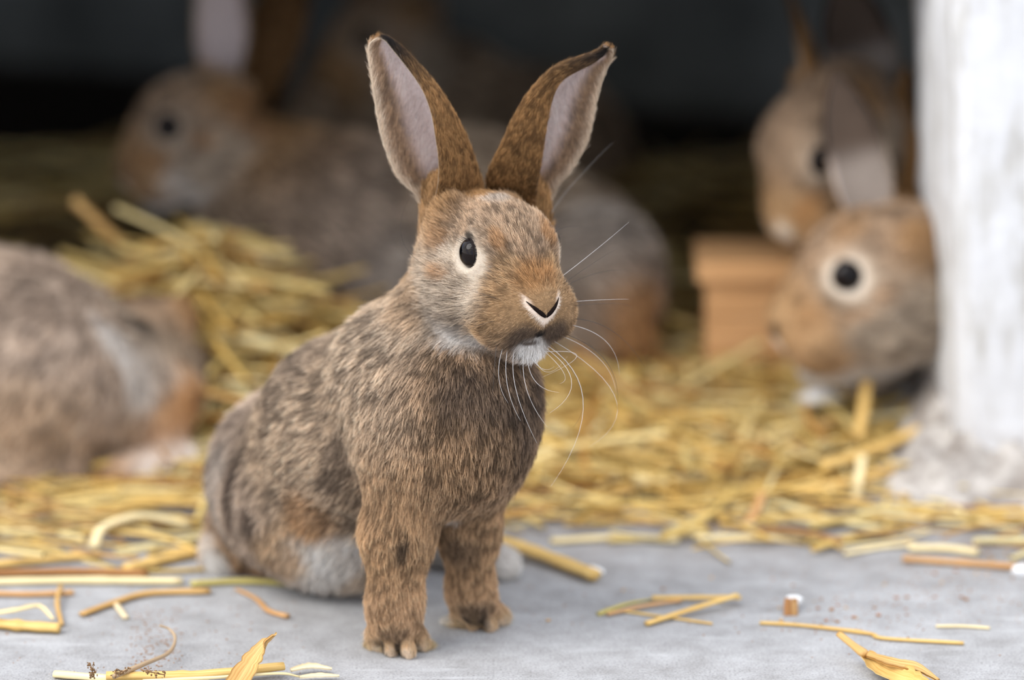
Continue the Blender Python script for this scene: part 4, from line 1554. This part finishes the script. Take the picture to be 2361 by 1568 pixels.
# left side of the concrete
piece('straw', 'thick golden straw with a broken end and a pale node, entering from the frame edge', 'straw', [(-60, 1432), (40, 1442), (138, 1448)], .0031, M_S1, .75, node=[.5])
blade('straw_leaf', 'thin pale straw leaf curling over the thick golden straw', 'leaf', [(-20, 1416), (40, 1406), (90, 1398), (122, 1428)], [.0022, .0026, .0022, .0012], [.008, .008, .007, .003], M_S2, .2)
piece('straw', 'thin orange straw curving away from the belly of the sitting rabbit', 'straw', [(545, 1358), (590, 1380), (620, 1408), (663, 1421)], .0017, M_S3, .6, taper=(.6, 1.1))
piece('straw', 'long olive green straw lying under the belly of the sitting rabbit', 'straw', [(440, 1346), (560, 1340), (690, 1346), (845, 1360)], .0022, M_S4, .6, node=[.55])
piece('straw', 'long pale straw lying flat from the frame edge to the hind foot', 'straw', [(-60, 1342), (180, 1338), (420, 1340)], .0027, M_S2, .6, node=[.6])
piece('straw', 'frayed tan straw lying slantwise below the long pale one', 'straw', [(188, 1416), (260, 1390), (340, 1368), (485, 1362)], .0024, M_S5, .55, taper=(.8, 1))
piece('straw', 'orange straw lying along the frame edge below the long pale one', 'straw', [(-60, 1366), (60, 1370), (170, 1366)], .0020, M_S3, .6)
piece('straw', 'golden straw lying level behind the long pale one', 'straw', [(-60, 1306), (100, 1290), (230, 1278)], .0030, M_S1, .6, node=[.4])
piece('straw', 'thick golden straw pointing at the tail of the sitting rabbit', 'straw', [(290, 1312), (390, 1286), (462, 1270)], .0036, M_S1, .65, node=[.3])
piece('straw', 'brown rotten straw lying level between two golden ones', 'straw', [(-40, 1322), (170, 1318), (340, 1322)], .0030, M_S8, .55)
piece('straw', 'short drooping straw hanging down from the long pale one', 'straw', [(140, 1352), (132, 1390), (142, 1440)], .0012, M_S5, .7, zs=[.004, .003, .0015])
piece('straw', 'short whitish splinter lying on concrete under the slanting tan straw', 'straw', [(268, 1394), (290, 1424)], .0016, M_S7, .6)
piece('straw', 'bent pale straw arching over the bedding behind the tail', 'straw', [(215, 1262), (240, 1215), (330, 1190), (440, 1212)], .0028, M_S2, .6, zs=[.003, .010, .012, .006])

# right side of the concrete
piece('straw', 'thick golden straw lying slantwise behind the forelegs with a torn white end', 'straw', [(1140, 1243), (1230, 1272), (1372, 1326)], .0040, M_S1, .7, node=[.35], zs=[.008, .005, .004])
blade('straw_flake', 'white torn flake at the end of the thick slanting straw', 'flake', [(1345, 1312), (1370, 1312), (1392, 1320)], [.0020, .0030, .0015], [.004, .004, .002], M_FLUFF, .3)
piece('straw', 'level straw with a brown end, topmost of the small crossed pile', 'straw', [(1503, 1379), (1600, 1378), (1708, 1378)], .0016, M_S1, .7, zs=[.0022, .0026, .0034])
piece('straw', 'straw crossing the small pile slantwise on top of the level one', 'straw', [(1490, 1438), (1590, 1406), (1700, 1372)], .0016, M_S1, .7, zs=[.0014, .003, .0056])
piece('straw', 'thin pinkish straw slanting through the small crossed pile', 'straw', [(1400, 1416), (1480, 1398), (1570, 1384)], .0011, M_S3, .7, zs=[.0014, .0018, .0022])
piece('straw', 'thinnest straw of the small crossed pile, sloping down to the concrete', 'straw', [(1428, 1408), (1530, 1422), (1642, 1438)], .0008, M_S1, .7)
piece('straw', 'thin straw with a brown root end at the tip of the small crossed pile', 'straw', [(1380, 1416), (1440, 1394), (1502, 1382)], .0008, M_S4, .7, taper=(2.0, .8))
piece('straw', 'long thin golden straw with a node lying above the split husk', 'straw', [(1752, 1436), (1850, 1442), (2000, 1460), (2040, 1472), (2222, 1483)], .0010, M_S1, .8, node=[.45, .62], n=34)
piece('straw', 'short thin pale straw lying alone on bare concrete', 'straw', [(2158, 1444), (2220, 1444), (2282, 1448)], .0008, M_S2, .8)
piece('straw', 'long pale level straw with a whitish end across the concrete before the bedding', 'straw', [(1600, 1240), (1740, 1240), (1880, 1240)], .0026, M_S2, .65)
piece('straw', 'shorter tan level straw lying in line with the long pale one', 'straw', [(1270, 1248), (1420, 1240), (1565, 1246)], .0022, M_S2, .65, node=[.7])
piece('straw', 'pink tan straw slanting below the post foot towards the frame edge', 'straw', [(2082, 1288), (2220, 1298), (2380, 1310)], .0022, M_S3, .65, node=[.5])
piece('straw', 'pale thick straw lying level above the slanting pink tan one', 'straw', [(2096, 1264), (2180, 1264), (2255, 1274)], .0027, M_S2, .6)
piece('straw', 'thin pale straw fanning out beside the pale thick one', 'straw', [(1948, 1277), (2030, 1262), (2110, 1254)], .0014, M_S2, .7)
piece('straw', 'long golden straw lying across the front of the post foot', 'straw', [(1900, 1200), (2100, 1192), (2380, 1200)], .0030, M_S1, .6, node=[.3, .7])
piece('straw', 'dark orange straw sticking up from the dusty concrete before the bedding', 'straw', [(1712, 1218), (1735, 1190), (1757, 1140)], .0026, M_S3, .6, zs=[.002, .006, .012])
piece('straw', 'flat upright straw standing out of the bedding beside the post', 'straw', [(1978, 1010), (1990, 950), (1998, 880)], .0030, M_S1, .5, zs=[.018, .028, .040])
piece('straw', 'pale straw hanging down over the front edge of the bedding', 'straw', [(1988, 1052), (1980, 1100), (1974, 1150)], .0024, M_S2, .5, zs=[.022, .016, .006])
piece('straw', 'thick yellow straw slanting up to the post above the bedding edge', 'straw', [(1815, 1138), (1980, 1105), (2100, 1070)], .0036, M_S1, .6, zs=[.006, .010, .014])
piece('straw', 'broad yellow straw slanting up to the post, higher of the two', 'straw', [(1900, 1072), (2030, 1030), (2130, 985)], .0044, M_S1, .5, zs=[.016, .018, .022])
# heap
piece('straw', 'long straw sticking up out of the heap towards the dark hutch', 'straw', [(170, 458), (260, 545), (350, 625)], .0046, M_S5, .6, zs=[.110, .090, .072])
piece('straw', 'pale broad straw end sticking up out of the heap against the broadside rabbit', 'straw', [(500, 528), (570, 575), (640, 640)], .0052, M_S2, .6, zs=[.092, .082, .068])
piece('straw', 'pale broad straw lying level across the heap', 'straw', [(296, 752), (400, 758), (535, 770)], .0042, M_S2, .6, zs=[.048, .050, .050])
piece('straw', 'pale yellow straw lying in line with the broad one on the heap', 'straw', [(540, 770), (640, 790), (720, 800)], .0040, M_S2, .6, zs=[.048, .044, .040])
piece('straw', 'deep yellow bent straw on the face of the heap', 'straw', [(455, 785), (500, 830), (530, 900)], .0040, M_S1, .5, zs=[.046, .040, .03])

# split husk
hk = bpy.data.objects.new('husk', None)
COL.objects.link(hk)
tag(hk, 'split golden straw husk opening like a pod, cast on bare concrete', 'husk')
w_ = catmull(np.array([G(1935, 1462, .010), G(1962, 1484, .008), G(1996, 1510, .006)]), 10)
v, f = tube(w_, np.interp(np.linspace(0, 1, 10), [0, .6, .9, 1], [.0019, .0020, .0027, .0024]), 9, .7)
me = mesh_np('stem', v, f, M_S5)
fibre(me, np.column_stack([np.repeat(np.linspace(0, .02, 10), 9), np.tile(np.abs(np.arange(9) - 4.5) * .0015, 10)]))
link('stem', me, hk)
blade('shell', '', '', [(1994, 1508), (2030, 1540), (2090, 1566), (2160, 1590)], [.0050, .0105, .0110, .0030], [.005, .0042, .0045, .004], M_S1, .40, parent=hk, twist=-.25)
blade('flap', '', '', [(1998, 1506), (2060, 1524), (2115, 1536), (2164, 1568)], [.0030, .0062, .0070, .0020], [.006, .0085, .0085, .005], M_S5, -.30, parent=hk, twist=.5)

# chips, fluff, crumbs
for lab, px, row, w1, w2, mt in (
        ('brown wood chip standing on end beside its twin under the white fluff', 1815, 1420, .0019, .0072, M_S8), ('tan wood chip, paler of the two under the white fluff', 1831, 1420, .0017, .0072, M_CHIP)):
    v, f = tube([(0, 0, 0), (0, .002, w2 * .5), (.0003, .004, w2)], [w1, w1 * 1.05, w1 * .9], 5, .45, up=(0, 1, 0))
    ob = link('wood_chip', mesh_np('wood_chip', v, f, mt, False))
    ob.location = G(px, row)
    tag(ob, lab, 'chip')


def fluff(label, px, row, sx, sy, sz, z=0.0, y=None):
    v, f = uv_ball(1, 1, 1, 22, 14)
    v = np.array(v)
    v = v * (1 + .35 * (vnoise(v + px, .35, 51) - .5) + .25 * (vnoise(v + px, .15, 52) - .5))[:, None] * np.array([sx, sy, sz])
    ob = link('fluff', mesh_np('fluff', v, f, M_FLUFF))
    ob.location = G(px, row, z) + np.array([0, 0, sz * .8])
    tag(ob, label, 'fluff')


fluff('small white fluff lying on top of two wood chips', 1830, 1392, .0040, .003, .0022, .002)
fluff('white fluff by the pink tan straw at the frame edge', 2352, 1328, .0040, .003, .0030)
fluff('long white scrap lying in the bedding beside the post', 1888, 930, .0110, .005, .0040, .020)

crumb = []
for i in range(5):
    v, f = uv_ball(1, 1, 1, 6, 4)
    v = np.array(v) * RNG.uniform(.5, 1.2, (len(v), 1)) * np.array([1, .7, .45])
    crumb.append((v, f))
M_CR = [noisy('russet_crumb', (150, 100, 66), (184, 132, 96), 200), M_S8, noisy('tan_crumb', (190, 150, 104), (214, 180, 136), 200)]
for i in range(46):     # crumbs big enough to pick out
    px, row = random.choice([(random.gauss(2010, 120), random.gauss(1405, 22)), (random.gauss(2270, 70), random.gauss(1310, 28)), (random.uniform(1250, 2330), random.uniform(1290, 1440)), (random.gauss(1900, 50), random.gauss(1410, 14))])
    v, f = crumb[i % 5]
    s_ = random.uniform(.0007, .0018)
    ob = link('crumb', mesh_np('crumb', v, f, M_CR[i % 3], False))
    ob.location = G(px, row) + np.array([0, 0, s_ * .35])
    ob.scale = (s_, s_, s_)
    ob.rotation_euler = (0, 0, random.uniform(0, 6))
    tag(ob, 'russet or tan crumb scattered on the concrete between the crossed pile and the post', 'crumb', 'crumbs on the concrete')
V, F_, k = [], [], 0
for i in range(1400):
    px, row = random.choice([(random.gauss(2000, 190), random.gauss(1400, 45)), (random.gauss(2240, 110), random.gauss(1320, 50)), (random.uniform(1180, 2361), random.uniform(1160, 1460)), (random.uniform(-40, 700), random.uniform(1180, 1560)), (random.uniform(300, 420), random.uniform(1400, 1560))])
    v, f = crumb[i % 5]
    s_ = random.uniform(.0002, .0007)
    V.append(v * s_ + G(px, row) + np.array([0, 0, s_ * .3]))
    F_ += [tuple(q + k for q in ff) for ff in f]
    k += len(v)
ob = link('straw_dust', mesh_np('straw_dust', np.vstack(V), F_, M_CR[1], False))
tag(ob, 'fine brown straw dust sprinkled over the concrete', 'dust', kind='stuff')
